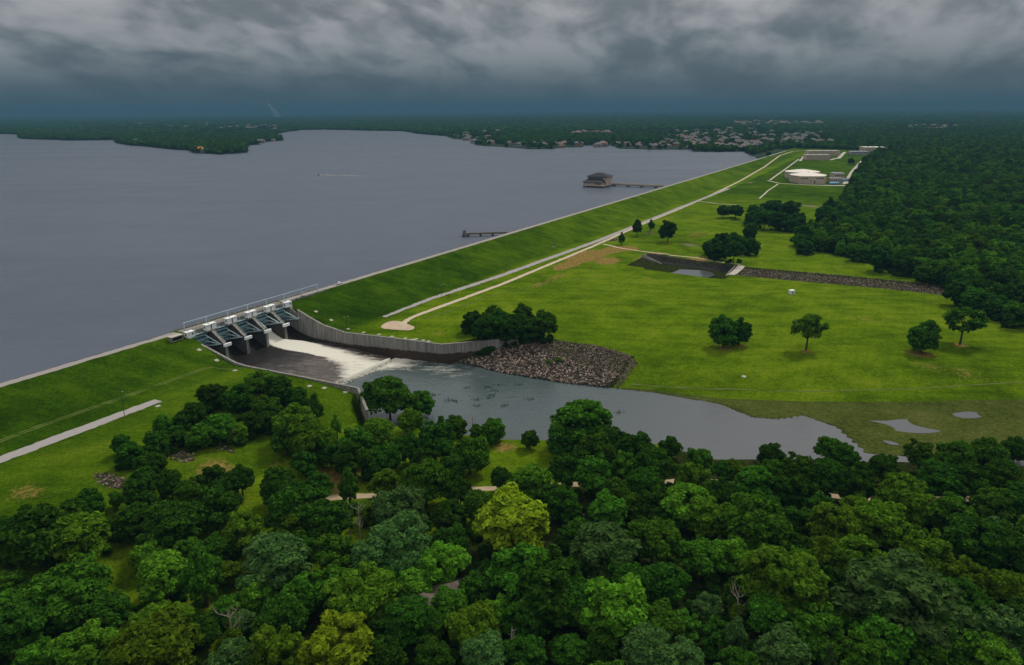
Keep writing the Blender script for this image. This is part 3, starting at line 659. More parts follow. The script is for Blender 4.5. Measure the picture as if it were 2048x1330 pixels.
# concrete shelter left of the abutment
s = tag(empty('shelter', at(352, 681), SPR), 'open fronted concrete shelter beside the road left of the spillway', 'shelter')
b = MB(); b.box(-1.6, 1.6, -3.4, 3.4, 0, .5); b.box(-1.6, -1.3, -3.4, 3.4, .5, 2.5); b.box(-1.3, 1.6, -3.4, -3.0, .5, 2.5); b.box(-1.3, 1.6, 3.0, 3.4, .5, 2.5); b.build('wall', M['concrete'], s)
MB().box(-1.9, 1.9, -3.7, 3.7, 2.5, 2.85).build('roof', M['pad'], s); MB().box(1.0, 1.3, -3.0, 3.0, .5, 2.5).build('shade_panel', M['black'], s)  # black panel painted as the shade inside the open front
# overhead pipe on posts
pr = tag(empty('overhead_pipe', P3(0, 0, 0), SPR), 'long thin pale pipe carried on posts above the spillway bridge', 'pipe')
for k in range(8):
    u = -12.3+14.65*k; b = MB(); b.box(-6.0, -5.6, u-.2, u+.2, 18.6, 24.2); b.build('post', M['teal_lite'], pr); MB().box(-6.05, -5.55, u-.6, u+.6, 24.2, 24.36).build('bracket', M['teal_lite'], pr)
MB().tube((-5.8, -12.6, 24.55), (-5.8, 90.6, 24.55), .17, n=8).build('pipe', M['teal_lite'], pr)
b = MB(); b.box(-5.9, -5.3, 62.6, 98, 18.7, 19.75); b.box(-6.3, -5.0, 75.0, 76.6, 18.7, 20.2); tag(b.build('concrete_barrier', M['wall_concrete'], loc=(O[0], O[1], 0), rz=SPR), 'low concrete barrier along the crest right of the spillway', 'barrier')
b = MB(); b.box(-13.9, -13.4, 62.6, 98, 18.7, 19.6); tag(b.build('concrete_barrier', M['wall_concrete'], loc=(O[0], O[1], 0), rz=SPR), 'low concrete barrier on the lake side of the crest', 'barrier')

# training walls
def wall(name, pts, thick, m, label):
    """pts: (u, v, ztop, zbottom)"""
    n = len(pts); b = MB(); vs = []
    for i, (u, v, zt, zb_) in enumerate(pts):
        p0, p1 = pts[max(i-1, 0)], pts[min(i+1, n-1)]
        du, dv = p1[0]-p0[0], p1[1]-p0[1]; L_ = math.hypot(du, dv); a, c = -dv/L_*thick/2, du/L_*thick/2
        for s in (-1, 1):
            x, y = xy(u+a*s, v+c*s); vs += [(x, y, zt), (x, y, zb_)]
    f = []
    for i in range(n-1):
        k, j = i*4, i*4+4
        f += [(k, k+2, j+2, j), (k+1, j+1, j+3, k+3), (k, j, j+1, k+1), (k+2, k+3, j+3, j+2)]
    f += [(0, 1, 3, 2), ((n-1)*4, (n-1)*4+2, (n-1)*4+3, (n-1)*4+1)]
    root = tag(empty(name, P3(pts[0][0], pts[0][1], 0)), label, 'retaining wall', 'walls of the spillway channel')
    b.add([(x-root.location.x, y-root.location.y, z) for x, y, z in vs], f); b.build('wall_face', m, root)
    c = MB(); vs2 = []
    for i, (u, v, zt, zb_) in enumerate(pts):
        p0, p1 = pts[max(i-1, 0)], pts[min(i+1, n-1)]
        du, dv = p1[0]-p0[0], p1[1]-p0[1]; L_ = math.hypot(du, dv); a, e = -dv/L_*(thick/2+.12), du/L_*(thick/2+.12)
        for s in (-1, 1):
            x, y = xy(u+a*s, v+e*s); x -= root.location.x; y -= root.location.y; vs2 += [(x, y, zt+.25), (x, y, zt+.003)]
    c.add(vs2, f); c.build('coping', M['concrete'], root)
    return root
def wmat():
    m, t, out = mat('stained_wall'); P = pos(t); sp = t.new('ShaderNodeSeparateXYZ', i_0=P)
    st = t.new('ShaderNodeMapping', i_Vector=P, i_Scale=(1, 1, .05)); s = t.noise(st.outputs[0], 1.1, 5, .7)
    n = t.noise(P, .4, 4, .6)
    c = t.mix(t.step(s, .28, .72), (0.115, 0.108, 0.096, 1), (0.34, 0.33, 0.30, 1)); c = t.mix(t.step(n, .5, .75), c, (0.20, 0.19, 0.17, 1))
    foot_band = t.step(t.math('ADD', sp.outputs[2], t.math('MULTIPLY', n, 2.0)), -0.2, 0.9)         # darker brown towards the foot
    c = t.mix(foot_band, t.mix(n, (0.030, 0.022, 0.016, 1), (0.075, 0.05, 0.036, 1)), c)
    principled(t, out, c, .85, .2, bump=t.noise(P, 2.5, 3), bd=.03); M['stained_wall'] = m
wmat()
ct = lambda v, z: max(z, ZCREST-(v+6.5)/3.06+.45)
wall('training_wall', [(60.2, 5.5, 15.9, -9), (60.2, 14, ct(14, 6), -9), (60.2, 26, ct(26, 6), -9), (60.2, 36, 7.4, -9), (60.2, 43, 6.4, -9), (65.9, 74, 5.9, -9), (71.6, 106, 5.0, -9), (87, 122, 5.0, -9), (103, 139, 5.0, -9)], 1.1, M['stained_wall'], 'tall streaked concrete wall right of the spillway, bending outward along the lawn')
wall('training_wall', [(-12.6, 5.5, 14.6, -9), (-12.6, 20, 11.0, -9), (-12.0, 32, 7.6, -9), (-11.8, 39, 7.0, -9), (-10.1, 75, 7.0, -9), (-8.6, 112, 6.9, -9), (-26.0, 132, 6.0, -9)], 1.0, M['stained_wall'], 'low concrete wall left of the spillway chute, only its top showing above the grass')

# ---------------------------------------------------------------- stone linings
def stone_field(name, n, region, smin, smax, label, m, seed=1, lift=0.0):
    """many angular stones lying on the ground where region(u, v) holds; region = (poly in uv)"""
    rs = np.random.RandomState(seed); P = np.array(region); lo, hi = P.min(0), P.max(0)
    u = rs.uniform(lo[0], hi[0], n*4); v = rs.uniform(lo[1], hi[1], n*4); k = inside(region, u, v); u, v = u[k][:n], v[k][:n]
    x, y = xy(u, v); z = T(u, v); N = len(u); ok = z > -7; 
    base = np.array([(-1,-1,-1),(1,-1,-1),(1,1,-1),(-1,1,-1),(-1,-1,1),(1,-1,1),(1,1,1),(-1,1,1)], float)
    s = rs.uniform(smin, smax, (N, 1, 1))*rs.uniform(.6, 1.3, (N, 1, 3)); v0 = base[None]*s*rs.uniform(.55, 1.1, (N, 8, 3))
    q = rs.normal(size=(N, 4)); q /= np.linalg.norm(q, axis=1)[:, None]; a, b, c, d = q.T
    Rm = np.stack([1-2*(c*c+d*d), 2*(b*c-a*d), 2*(b*d+a*c), 2*(b*c+a*d), 1-2*(b*b+d*d), 2*(c*d-a*b), 2*(b*d-a*c), 2*(c*d+a*b), 1-2*(b*b+c*c)], -1).reshape(N, 3, 3)
    v1 = np.einsum('nij,nkj->nki', Rm, v0) + np.stack([x, y, z+lift], -1)[:, None]
    fc = np.array([(0,3,2,1),(4,5,6,7),(0,1,5,4),(1,2,6,5),(2,3,7,6),(3,0,4,7)])
    me = np_mesh(name, v1[ok].reshape(-1, 3), (fc[None]+np.arange(ok.sum())[:, None, None]*8).reshape(-1, 4))
    return tag(link(name, me, m), label, kind='stuff')
def stone_mat(name, a, bcol):
    m, t, out = mat(name); g = t.new('ShaderNodeNewGeometry')
    c = t.ramp(g.outputs['Random Per Island'], [(0, a), (.56, tuple(x*1.4 for x in a)), (.72, tuple((x+y)/2 for x, y in zip(a, bcol))), (1, bcol)])
    principled(t, out, c, .9, .15); M[name] = m
stone_mat('stone', (0.030, 0.023, 0.017), (0.31, 0.245, 0.19)); stone_mat('dark_stone', (0.040, 0.032, 0.024), (0.235, 0.185, 0.135))
stone_field('rip_rap', 5200, [(73, 108), (72, 144), (73.5, 180), (78, 206), (92, 206), (96, 180), (104, 146), (102, 140), (84, 122)], .30, .72, 'pale and dark boulders below the wing wall', M['stone'], 2)
stone_field('rip_rap', 3600, [(100, 138), (104, 146), (96, 180), (92, 206), (78, 211), (106, 212), (113, 205), (119, 185), (113, 140)], .2, .45, 'dark stones at the top of the bank', M['dark_stone'], 3)
stone_field('rip_rap', 5200, [(357, 207), (388, 207), (391, 268), (392, 362), (356, 365), (358, 280)], .22, .5, 'brown stone lining of the long ditch', M['dark_stone'], 4)
stone_field('rip_rap', 2600, [(376, 120), (392, 120), (392, 206), (378, 206), (376, 190), (374, 140)], .25, .55, 'dark stones lining the pond', simple('pond_stone', (0.03, 0.027, 0.024), .95, .5, .8), 5)
for px, py, ru, rv, n, sd_ in ((1228, 480, 9, 4, 130, 6), (365, 913, 4.0, 5.5, 90, 7), (222, 962, 3.5, 9, 150, 8), (1040, 876, 3, 7, 110, 9), (885, 846, 3, 9, 150, 10), (1302, 466, 7, 3, 60, 11), (440, 893, 2.0, 9, 60, 12)):
    a, c = uvat(px, py); stone_field('stone_heap', n, [(a+ru*math.cos(t), c+rv*math.sin(t)) for t in np.linspace(0, 6.28, 14)[:-1]], .25, .6, 'loose grey stones in the grass', M['dark_stone'] if px < 500 else M['stone'], sd_)

# ---------------------------------------------------------------- trees
def crown_mesh(name, seed, kind='round'):
    """unit tree crown: 1 wide, 1 high; many leaf sprays gathered in clumps round the limb ends"""
    rs = np.random.RandomState(seed)
    prm = dict(round=(40, .11, .17, .48, .54, .46, .029), broken=(34, .10, .165, .50, .53, .47, .029), tall=(38, .09, .15, .42, .52, .48, .026), willow=(38, .10, .17, .50, .56, .43, .026), open=(30, .085, .14, .48, .62, .38, .028), bushy=(42, .10, .165, .49, .47, .50, .029), small=(18, .15, .23, .46, .52, .46, .05))[kind]
    N, r0, r1, rx, zc, rz, leaf = prm
    bumps = rs.normal(size=(5, 3)); bumps /= np.linalg.norm(bumps, axis=1)[:, None]; amp = rs.uniform(-.30, .26, 5)*(1.5 if kind in ('broken', 'open') else 1)
    cen, rad, core = [], [], []
    while len(cen) < N:
        d = rs.normal(size=3); d /= np.linalg.norm(d)
        if d[2] < (-.9 if kind == 'bushy' else -.7): continue
        k = 1 + sum(a*max(0, float(d @ b_))**3 for a, b_ in zip(amp, bumps))
        if kind == 'tall': taper = 1-.75*max(0, d[2])
        else: taper = 1
        r = rs.uniform(r0, r1); q = rs.uniform(.62, 1.0)*k
        c = np.array([d[0]*(rx-r*.7)*q*taper, d[1]*(rx-r*.7)*q*taper, zc+d[2]*(rz-r*.6)*q])
        if any(np.linalg.norm(c-c_) < .42*(r+r_) for c_, r_ in zip(cen, rad)): 
            if rs.rand() < .85: continue
        cen.append(c); rad.append(r); core.append(0)
    if kind not in ('open',):
        for _ in range(5):
            d = rs.normal(size=3)*.11; cen.append(np.array([d[0], d[1], zc-.08+d[2]])); rad.append(.18); core.append(1)
    P, Nn, S = [], [], []
    for c, r, co in zip(cen, rad, core):
        sub = 7 if not co else 3
        for _ in range(sub):
            d = rs.normal(size=3); d[2] += .35; d /= np.linalg.norm(d)
            sr = r*rs.uniform(.42, .66); sc_ = c + d*r*.62*np.array([1, 1, .85])
            n = int((30 if kind == 'open' else 52)*(sr/.08)**1.5) if not co else 40
            e = rs.normal(size=(n, 3)); e /= np.linalg.norm(e, axis=1)[:, None]
            e[:, 2] = np.where((e[:, 2] < -.3) & (rs.rand(n) < .6), -e[:, 2], e[:, 2])
            p = sc_ + e*sr*rs.uniform(.75, 1.08, (n, 1))*np.array([1, 1, .8])
            if kind == 'willow': p[:, 2] -= .05*rs.rand(n)*np.clip(-e[:, 2]+.6, 0, 1)
            nn = e*.75 + np.array([0, 0, .45]) + rs.normal(size=(n, 3))*.42
            P.append(p); Nn.append(nn); S.append(np.full(n, leaf)*rs.uniform(.6, 1.3, n))
    P = np.concatenate(P); Nn = np.concatenate(Nn); S = np.concatenate(S)
    Nn /= np.linalg.norm(Nn, axis=1)[:, None]; n = len(P)
    a = np.cross(Nn, rs.normal(size=(n, 3))); a /= np.linalg.norm(a, axis=1)[:, None]; b = np.cross(Nn, a)
    el = 1.9 if kind == 'willow' else 1.35
    h = rs.uniform(-.25, .25, (n, 1))*S[:, None]*Nn
    V_ = np.stack([P-a*S[:, None]*el, P-b*S[:, None]*.75+h, P+a*S[:, None]*el, P+b*S[:, None]*.75+h], 1).reshape(-1, 3)
    me = np_mesh(name, V_, np.arange(n*4).reshape(n, 4)); me.materials.append(None)
    return me, cen
def trunk_mesh(name, cen, seed, kind):
    rs = np.random.RandomState(seed); b = MB()
    top = .62; x, y = rs.normal(size=2)*.02
    pts = [(0, 0, -.03), (x*.5, y*.5, .16), (x, y, .34), (x*1.6, y*1.4, top)]
    rr = [.034, .026, .022, .010]
    for i in range(3): b.tube(pts[i], pts[i+1], rr[i], rr[i+1], 7)
    for c in [cen[i] for i in rs.permutation(min(len(cen), 20))[:11]]:
        t = rs.uniform(.14, .40); z = .10+t; s = (x*z/.34, y*z/.34, z)
        m = ((s[0]+c[0])*.5, (s[1]+c[1])*.5, (s[2]+c[2])*.5-.01)
        b.tube(s, m, .013, .009, 5); b.tube(m, c, .009, .004, 5)
    me = bpy.data.meshes.new(name); me.from_pydata(b.v, [], b.f); me.materials.append(M['bark']); return me
KINDS = {}
for kind, seeds in (('round', (1, 2, 3, 4)), ('broken', (11, 12, 13, 14)), ('tall', (21, 22)), ('willow', (31, 32, 33)), ('open', (41, 42)), ('bushy', (51, 52, 53)), ('small', (61, 62))):
    KINDS[kind] = []
    for s_ in seeds:
        me, cen_ = crown_mesh('crown', s_, kind); KINDS[kind].append((me, trunk_mesh('trunk', cen_, s_, kind)))
rng = random.Random(7)
TREES = []          # every tree: dict with place and look, labels are written at the end
SHAPE = {'round': 'round-crowned', 'broken': 'ragged', 'tall': 'tall narrow', 'willow': 'feathery', 'open': 'thin open', 'bushy': 'bushy'}
def plant(x, y, z, W, H, tone, kind, zone, px, label=None, name='broadleaf_tree'):
    W *= 1.12 if px[1] > 1005 else .90 if 'flooded' in zone else 1.0; H *= .9 if 'flooded' in zone else 1.0; t = empty(name, (x, y, z), rng.uniform(0, 6.28)); me, tm = rng.choice(KINDS[kind])
    c = bpy.data.objects.new('crown', me); COL.objects.link(c); c.parent = t; c.scale = (W, W, H)
    c.material_slots[0].link = 'OBJECT'; c.material_slots[0].material = M['leaf_'+tone]
    k = bpy.data.objects.new('trunk', tm); COL.objects.link(k); k.parent = t; k.scale = (H*.9, H*.9, H)
    TREES.append(dict(o=t, crown=c, tone=tone, kind=kind, zone=zone, px=px, W=W, H=H, xy=(x, y), label=label)); return t
def tree_px(px, py, wpx, tone, kind, zone, hk=1.0, label=None, name='broadleaf_tree', base=False):
    """crown middle (or foot, base=True) seen at that picture point, crown width in picture pixels"""
    H = 12.0
    for _ in range(4):
        x, y, z = at(px, py, 0 if base else H*.56)
        d = topx(x, y, z)[2]; W = wpx/FPX*d
        H = {'tall': 1.75, 'open': 1.05, 'bushy': .85}.get(kind, 1.02)*W**.86*1.42*hk
        H = min(H, 23)
    return plant(x, y, z, W, H, tone, kind, zone, (px, py), label, name)
ZONE_TREES = {
 'in the grove left of the spillway lawn': '475 790 72 D r,425 787 70 D b,517 757 62 B r,556 775 74 D r,592 792 58 D b,388 822 56 D b,440 850 72 G b,400 868 62 G b,472 862 52 B r,532 812 62 G r,500 842 62 D b,312 882 64 D b,325 847 38 G s,258 905 64 D b,300 926 72 D r,242 886 42 D s,350 870 55 D b,365 835 45 D b,540 840 55 D r,285 955 60 D b',
 'on the near bank of the channel': '778 792 108 G r,842 806 58 G r,820 838 58 B b,590 848 96 B w,628 880 88 B w,630 818 44 G t,672 850 28 B t,714 885 78 G b,757 866 78 B b,707 915 82 D b,768 918 76 D r,868 882 88 D b,912 848 52 G h,985 858 62 G h,955 860 36 G h,940 905 84 G b,903 934 64 D r,1155 842 138 G b,1060 876 38 G s,1212 852 42 G b,1192 896 82 G b,1228 886 82 D b,820 900 66 D b,570 880 60 G b,1120 890 60 D b,660 905 60 D b,610 925 55 D b,850 915 60 D r',
 'along the flooded flats': '1542 903 62 D r,1662 893 70 G b,1696 912 72 D b,1768 930 72 D b,1842 911 72 G b,1912 905 84 G w,1978 903 82 G w,2032 895 64 D w,1398 916 66 G b,1340 890 52 D b,1274 890 82 D b,1312 925 98 D r,1468 934 46 O r,1550 938 60 G r,1600 940 78 G b,1440 940 55 D o,1730 945 60 D b,1250 930 70 G b,1880 940 60 D b,2010 940 70 D r',
 'beside the woodland track': '276 990 72 D b,340 968 62 D r,382 985 70 G b,432 962 80 D b,482 962 62 D b,560 972 88 D r,850 962 108 G r,768 964 70 O b,697 968 50 G t,737 945 34 D s,1004 956 52 D r,1062 964 90 B r,1658 952 86 D b,1386 958 72 B b,1500 964 86 G b,1556 976 70 D b,1718 976 80 D b,1875 958 96 D r,1934 964 88 D b,1992 962 88 D b,1360 998 62 B b,1290 968 85 D b,1180 950 80 G b,1440 985 70 D r,1600 985 70 D b,920 985 60 D b,1125 940 70 D b,1235 985 70 G r,640 965 60 D b',
 'in the lower left woods': '75 1062 148 D b,152 1072 132 O b,16 1062 66 D r,14 1105 62 D b,140 1180 146 G r,18 1172 64 G b,30 1256 130 D b,180 1305 112 B b,320 1247 112 O b,308 1302 168 O b,262 1042 76 D b,176 1006 62 D r,232 998 34 G s,338 1045 112 D r,428 1012 92 D b,490 1062 84 O b,296 1107 68 B r,326 1152 110 B b,404 1142 84 G t,376 1098 62 G b,548 1118 132 L r,598 1012 120 D r,515 1182 72 B b,548 1304 110 O b,462 1320 100 L b,205 1232 106 D b,90 1330 110 G b,400 1265 70 D s,600 1060 60 D b,430 1100 70 D b',
 'in the woods below the middle': '656 1042 92 D b,582 1045 82 O b,608 1182 92 G b,564 1234 100 D r,682 1296 142 Y b,670 1172 92 G b,797 1015 102 L w,804 1072 110 L w,900 1030 68 D r,958 1012 72 G b,1026 1040 158 Y b,746 1108 82 L r,808 1122 72 L r,670 1104 82 G b,890 1122 88 B w,726 1188 140 B r,815 1242 104 D r,864 1246 54 G t,948 1254 102 O w,993 1224 66 B b,968 1304 94 L r,1060 1148 138 G b,1094 1186 148 D b,947 1180 72 D b,1043 982 82 G b,1128 1002 82 D b,1080 985 62 G r,765 1160 60 D b,900 1080 70 D b,870 1310 80 D b,760 1310 90 D b,780 1050 50 D b,1050 1235 90 D b',
 'in the woods right of the middle': '1203 1098 130 L w,1306 1082 110 G b,1224 1212 138 B b,1322 1252 104 G b,1298 1306 118 L r,1216 1020 84 G b,1268 1012 62 G b,1146 1202 108 D b,1376 1012 102 B r,1416 1030 92 B b,1510 1046 138 G r,1588 1042 64 D b,1462 1108 82 B b,1400 1116 92 G b,1570 1152 168 B b,1568 1304 112 L b,1472 1268 54 L t,1370 1252 64 G b,1376 1318 84 L b,1538 1230 92 G b,1432 1270 64 D b,1330 1160 90 D b,1300 1010 70 D b,1250 1160 90 D b,1480 1185 80 D b,1200 1290 70 D s,1480 1330 90 D b,1340 1040 60 D b',
 'in the lower right woods': '1628 1006 34 B s,1674 1044 110 O b,1758 1044 108 O b,1810 996 118 B r,1912 1030 92 G b,1982 1008 84 G b,2034 996 74 D r,1826 1050 54 B b,1650 1104 72 O w,1724 1112 102 O b,1844 1116 102 O b,1792 1196 226 L b,1914 1186 90 D b,1932 1160 84 O b,2016 1172 84 O r,1956 1082 108 D r,2014 1092 100 D b,1878 1268 120 G b,1990 1268 112 L b,1656 1320 44 L t,1998 1320 100 B b,1758 1272 118 G b,1724 1322 100 G b,1622 1268 108 G b,1690 1180 80 D b,1600 1090 60 D b,1880 1330 100 D b,1950 1230 90 D b,2050 1230 90 D b,1690 1240 80 D b,2060 1130 70 D b',
 'in the clump beside the riprap': '945 640 48 D r,985 626 40 G b,978 648 52 D b,1012 640 46 D b,1020 655 52 D b,1048 622 40 G b,1060 655 50 D b,1088 645 54 G r,1035 645 42 D b,962 655 46 D b',
 'in the clump beside the pond': '1424 490 38 D b,1448 480 40 D b,1474 482 44 D b,1502 490 38 D b,1436 500 36 D b,1468 500 42 D b,1500 462 28 D o',
 'in the dark clump beyond the pond': '1512 424 44 F r,1545 414 50 F r,1580 416 46 F r,1600 436 30 F b,1530 436 46 F b,1562 438 52 F r,1588 442 40 F b,1505 434 32 F b,1502 456 32 F b',
 'at the right forest edge': '1612 490 40 F b,1645 482 46 G b,1680 484 48 F b,1650 425 40 F r,1670 440 44 F r,1720 500 50 G b,1765 515 54 F b,1810 528 52 F b,1855 540 56 G b,1690 462 50 B b,1740 470 50 G r,1915 582 58 F b,1945 592 62 G b,1975 604 66 F b,2005 612 60 F b,2035 625 66 G b,1995 588 60 G b,1940 570 56 F r,1960 578 56 F b,2015 595 58 F b,1780 485 52 G b,1900 548 54 F r,2000 560 60 F b,1660 410 34 F t,1850 490 50 G r,1700 430 44 F b,2040 580 60 F b',
}
KC = {'r': 'round', 'b': 'broken', 't': 'tall', 'w': 'willow', 'o': 'open', 's': 'small', 'h': 'bushy'}
SHAPE['small'] = 'little'
for zone, txt in ZONE_TREES.items():
    for q in txt.split(','):
        a, b_, c, tn, kd = q.split(); cz = any(w_ in zone for w_ in ('clump', 'grove', 'edge'))
        tree_px(float(a), float(b_), float(c)*(1.12 if 'clump' in zone else 1), tn, 'bushy' if cz and kd in 'br' and rng.random() < .75 else KC[kd], zone, hk=1.08 if 'clump' in zone else 1.0)
# trees that stand alone
for px, py, wpx, tn, kd, hk, lab in (
    (1445, 695, 60, 'G', 'bushy', 1.5, 'full leafy tree alone on the big lawn, the larger of a close pair'), (1478, 690, 46, 'D', 'bushy', 1.5, 'smaller dark tree touching its larger neighbour on the big lawn'),
    (1612, 700, 72, 'B', 'open', 1.1, 'thin see-through tree with bare forked trunk in the middle of the lawn'),
    (1842, 705, 66, 'G', 'bushy', 1.35, 'dense round tree with foliage to the ground, lower of two at the lawn right side'), (1920, 688, 84, 'G', 'open', 1.0, 'spreading tree on a clear forked trunk at the right of the lawn'),
    (1335, 484, 38, 'F', 'broken', 1.15, 'dark tree on the grass between the gravel track and the pond clump'), (1274, 472, 26, 'F', 'tall', .8, 'tallest of the dark narrow trees beside the gravel track'),
    (1302, 462, 18, 'F', 'tall', .72, 'small dark conical tree furthest along the gravel track'), (1243, 490, 18, 'F', 'tall', .8, 'narrow dark tree beside the grey stone heap'),
    (1446, 436, 30, 'F', 'round', .9, 'dark round tree at the edge of the far lawn, left of a pair'), (1470, 437, 34, 'F', 'round', .9, 'dark round tree at the edge of the far lawn, right of a pair'),
    (1537, 313, 12, 'F', 'round', .8, 'small dark tree on the grass point at the far end of the dam'), (1701, 330, 14, 'F', 'round', 1.1, 'lone dark tree beside the utility pole at the treatment plant'), (1527, 314, 8, 'F', 'round', .8, 'tiny bush like tree on the green point by the lake')):
    tree_px(px, py, wpx, tn, kd, 'alone', hk, lab, base=True)
# fill the woods between the trees read from the photograph
WOODS = [(-80, 1075), (60, 1030), (170, 1010), (300, 1000), (420, 1000), (560, 1010), (760, 1005), (1000, 1000), (1100, 975), (1250, 950), (1500, 975), (1700, 985), (1850, 1020), (2120, 1000), (2140, 1420), (-100, 1420)]
CLEAR = [(245, 1130, 60, 60), (230, 1200, 40, 70), (240, 1270, 40, 40), (690, 1045, 55, 40), (60, 1215, 25, 40), (1150, 1325, 70, 40), (850, 1185, 60, 30), (990, 960, 30, 40), (440, 1290, 30, 50), (1860, 1000, 60, 22)]
rs = np.random.RandomState(3); placed = [(t['px'][0], t['px'][1], t['W'], t['xy']) for t in TREES]
nfill = 0
for _ in range(6000):
    px, py = rs.uniform(-70, 2118), rs.uniform(1000, 1395)
    if not inside(WOODS, px, py) or any(((px-a)/c)**2+((py-b_)/d)**2 < 1 for a, b_, c, d in CLEAR): continue
    x, y, z = at(px, py, 8.0)
    W = rs.uniform(8, 12.5)
    if min(math.hypot(x-t['xy'][0], y-t['xy'][1])-.43*(W+t['W']) for t in TREES) < 0: continue
    H = min(1.3*W**.88*rs.uniform(.85, 1.05), 15)
    tn = rs.choice(list('DDDDGGGBLO')); kd = rs.choice(['broken', 'broken', 'round', 'bushy'])
    zone = 'in the lower left woods' if px < 560 else 'in the woods below the middle' if px < 1150 else 'in the woods right of the middle' if px < 1600 else 'in the lower right woods'
    plant(x, y, z, W, H, tn, kd, zone, (px, py)); nfill += 1
    if nfill > 75: break
print('trees', len(TREES), 'fill', nfill)
# labels that single each tree out: tone, shape, zone and its place among its likes
ROWS = {}
for t in TREES:
    if t['label']: tag(t['o'], t['label'], 'tree'); continue
    t['size'] = 'tall ' if t['H'] > 17 and t['kind'] != 'tall' else 'low ' if t['H'] < 10 and t['kind'] != 'small' else ''
    ROWS.setdefault((t['zone'], t['tone'], t['size'], t['kind']), []).append(t)
for (zone, tn, sz, kd), ts in ROWS.items():
    ts.sort(key=lambda t: t['px'][0])
    for k, t in enumerate(ts):
        tag(t['o'], f"{sz}{TONE[tn]} {SHAPE[kd]} tree {zone}" + (f", {nth(k, len(ts))}" if len(ts) > 1 else ''), 'tree', 'trees ' + zone)
        if len(t['o']['label'].split()) > 16: t['o']['label'] = t['o']['label'].replace(' from left', ''); print('LONG', t['o']['label'])

# scattered masses nobody would count: instances of crowns that stand in the scene
def crown_set(name, tones, kinds, n):
    c = bpy.data.collections.new(name); SC.collection.children.link(c)
    pool = [t for t in TREES if t['tone'] in tones and t['kind'] in kinds]
    seen = set(); k = 0
    for t in pool:
        key = (t['tone'], t['crown'].data.name)
        if key in seen: continue
        seen.add(key); c.objects.link(t['crown']); k += 1
        if k >= n: break
    return c, k
def scatter(name, pts, scale, colk, label):
    colc, nk = colk
    me = bpy.data.meshes.new(name); pts = np.asarray(pts, np.float32); me.vertices.add(len(pts)); me.vertices.foreach_set('co', pts.ravel())
    a = me.attributes.new('size', 'FLOAT_VECTOR', 'POINT'); a.data.foreach_set('vector', np.asarray(scale, np.float32).ravel())
    o = tag(link(name, me, []), label, kind='stuff')
    ng = bpy.data.node_groups.new(name, 'GeometryNodeTree'); ng.interface.new_socket('Geometry', in_out='INPUT', socket_type='NodeSocketGeometry'); ng.interface.new_socket('Geometry', in_out='OUTPUT', socket_type='NodeSocketGeometry')
    t = NT(ng); gi = t.new('NodeGroupInput'); go = t.new('NodeGroupOutput')
    ci = t.new('GeometryNodeCollectionInfo'); ci.inputs['Collection'].default_value = colc; ci.inputs['Separate Children'].default_value = True; ci.inputs['Reset Children'].default_value = True
    ip = t.new('GeometryNodeInstanceOnPoints'); t.l.new(gi.outputs[0], ip.inputs['Points']); t.l.new(ci.outputs[0], ip.inputs['Instance']); ip.inputs['Pick Instance'].default_value = True
    ri = t.new('FunctionNodeRandomValue', data_type='INT'); ri.inputs['Min'].default_value = 0; ri.inputs['Max'].default_value = nk-1; ri.inputs['Seed'].default_value = 3
    t.l.new([s for s in ri.outputs if s.enabled][0], ip.inputs['Instance Index'])
    rr = t.new('FunctionNodeRandomValue', data_type='FLOAT'); rf = [s for s in rr.inputs if s.enabled]; rf[0].default_value = 0; rf[1].default_value = 6.283; 
    cx_ = t.new('ShaderNodeCombineXYZ'); t.l.new([s for s in rr.outputs if s.enabled][0], cx_.inputs[2]); t.l.new(cx_.outputs[0], ip.inputs['Rotation'])
    na = t.new('GeometryNodeInputNamedAttribute', data_type='FLOAT_VECTOR'); na.inputs['Name'].default_value = 'size'
    t.l.new([s for s in na.outputs if s.enabled][0], ip.inputs['Scale']); t.l.new(ip.outputs[0], go.inputs[0])
    m = o.modifiers.new('scatter', 'NODES'); m.node_group = ng; return o
FSET = crown_set('forest kinds', 'FGDBO', ('broken', 'round', 'bushy'), 14)
USET = crown_set('undergrowth kinds', 'DG', ('bushy', 'broken'), 4)
def jitter_grid(u0, u1, v0, v1, step, seed):
    r = np.random.RandomState(seed); a, b_ = np.meshgrid(np.arange(u0, u1, step), np.arange(v0, v1, step), indexing='ij')
    a = a.ravel()+r.uniform(-.45, .45, a.size)*step; b_ = b_.ravel()+r.uniform(-.45, .45, b_.size)*step
    return a, b_, r
def in_view(x, y, z, mx=260):
    zz_ = z-CAM_H; d = y*math.cos(PITCH)-zz_*math.sin(PITCH); b_ = (y*math.sin(PITCH)+zz_*math.cos(PITCH))/np.maximum(d, 1); a = x/np.maximum(d, 1)
    px, py = 1024+a*FPX, 665-b_*FPX
    return (d > 50) & (px > -mx) & (px < 2048+mx) & (py < 1330+200), px, py, d
# the forest right of the lawn
a, b_, r = jitter_grid(150, 2300, 180, 1900, 10.5, 11)
x, y = xy(a, b_); z = T(a, b_); ok, px, py, d = in_view(x, y, z)
near = np.array([(t['xy'][0], t['xy'][1], t['W']) for t in TREES if 'right forest' in t['zone']])
k = ok & inside(FOREST, a, b_)
a, b_, x, y, z = a[k], b_[k], x[k], y[k], z[k]
k = np.ones(len(x), bool)
for nx, ny, nw in near: k &= np.hypot(x-nx, y-ny) > nw*.5+2
x, y, z = x[k], y[k], z[k]; W = r.uniform(10.5, 20, len(x)); H = np.clip(W*r.uniform(.7, 1.2, len(x)), 9, 19)*np.where(r.rand(len(x)) < .1, 1.3, 1)
scatter('forest', np.stack([x, y, z-.5], -1), np.stack([W, W, H], -1), FSET, 'dense dark green forest right of the lawns')
print('forest', len(x))
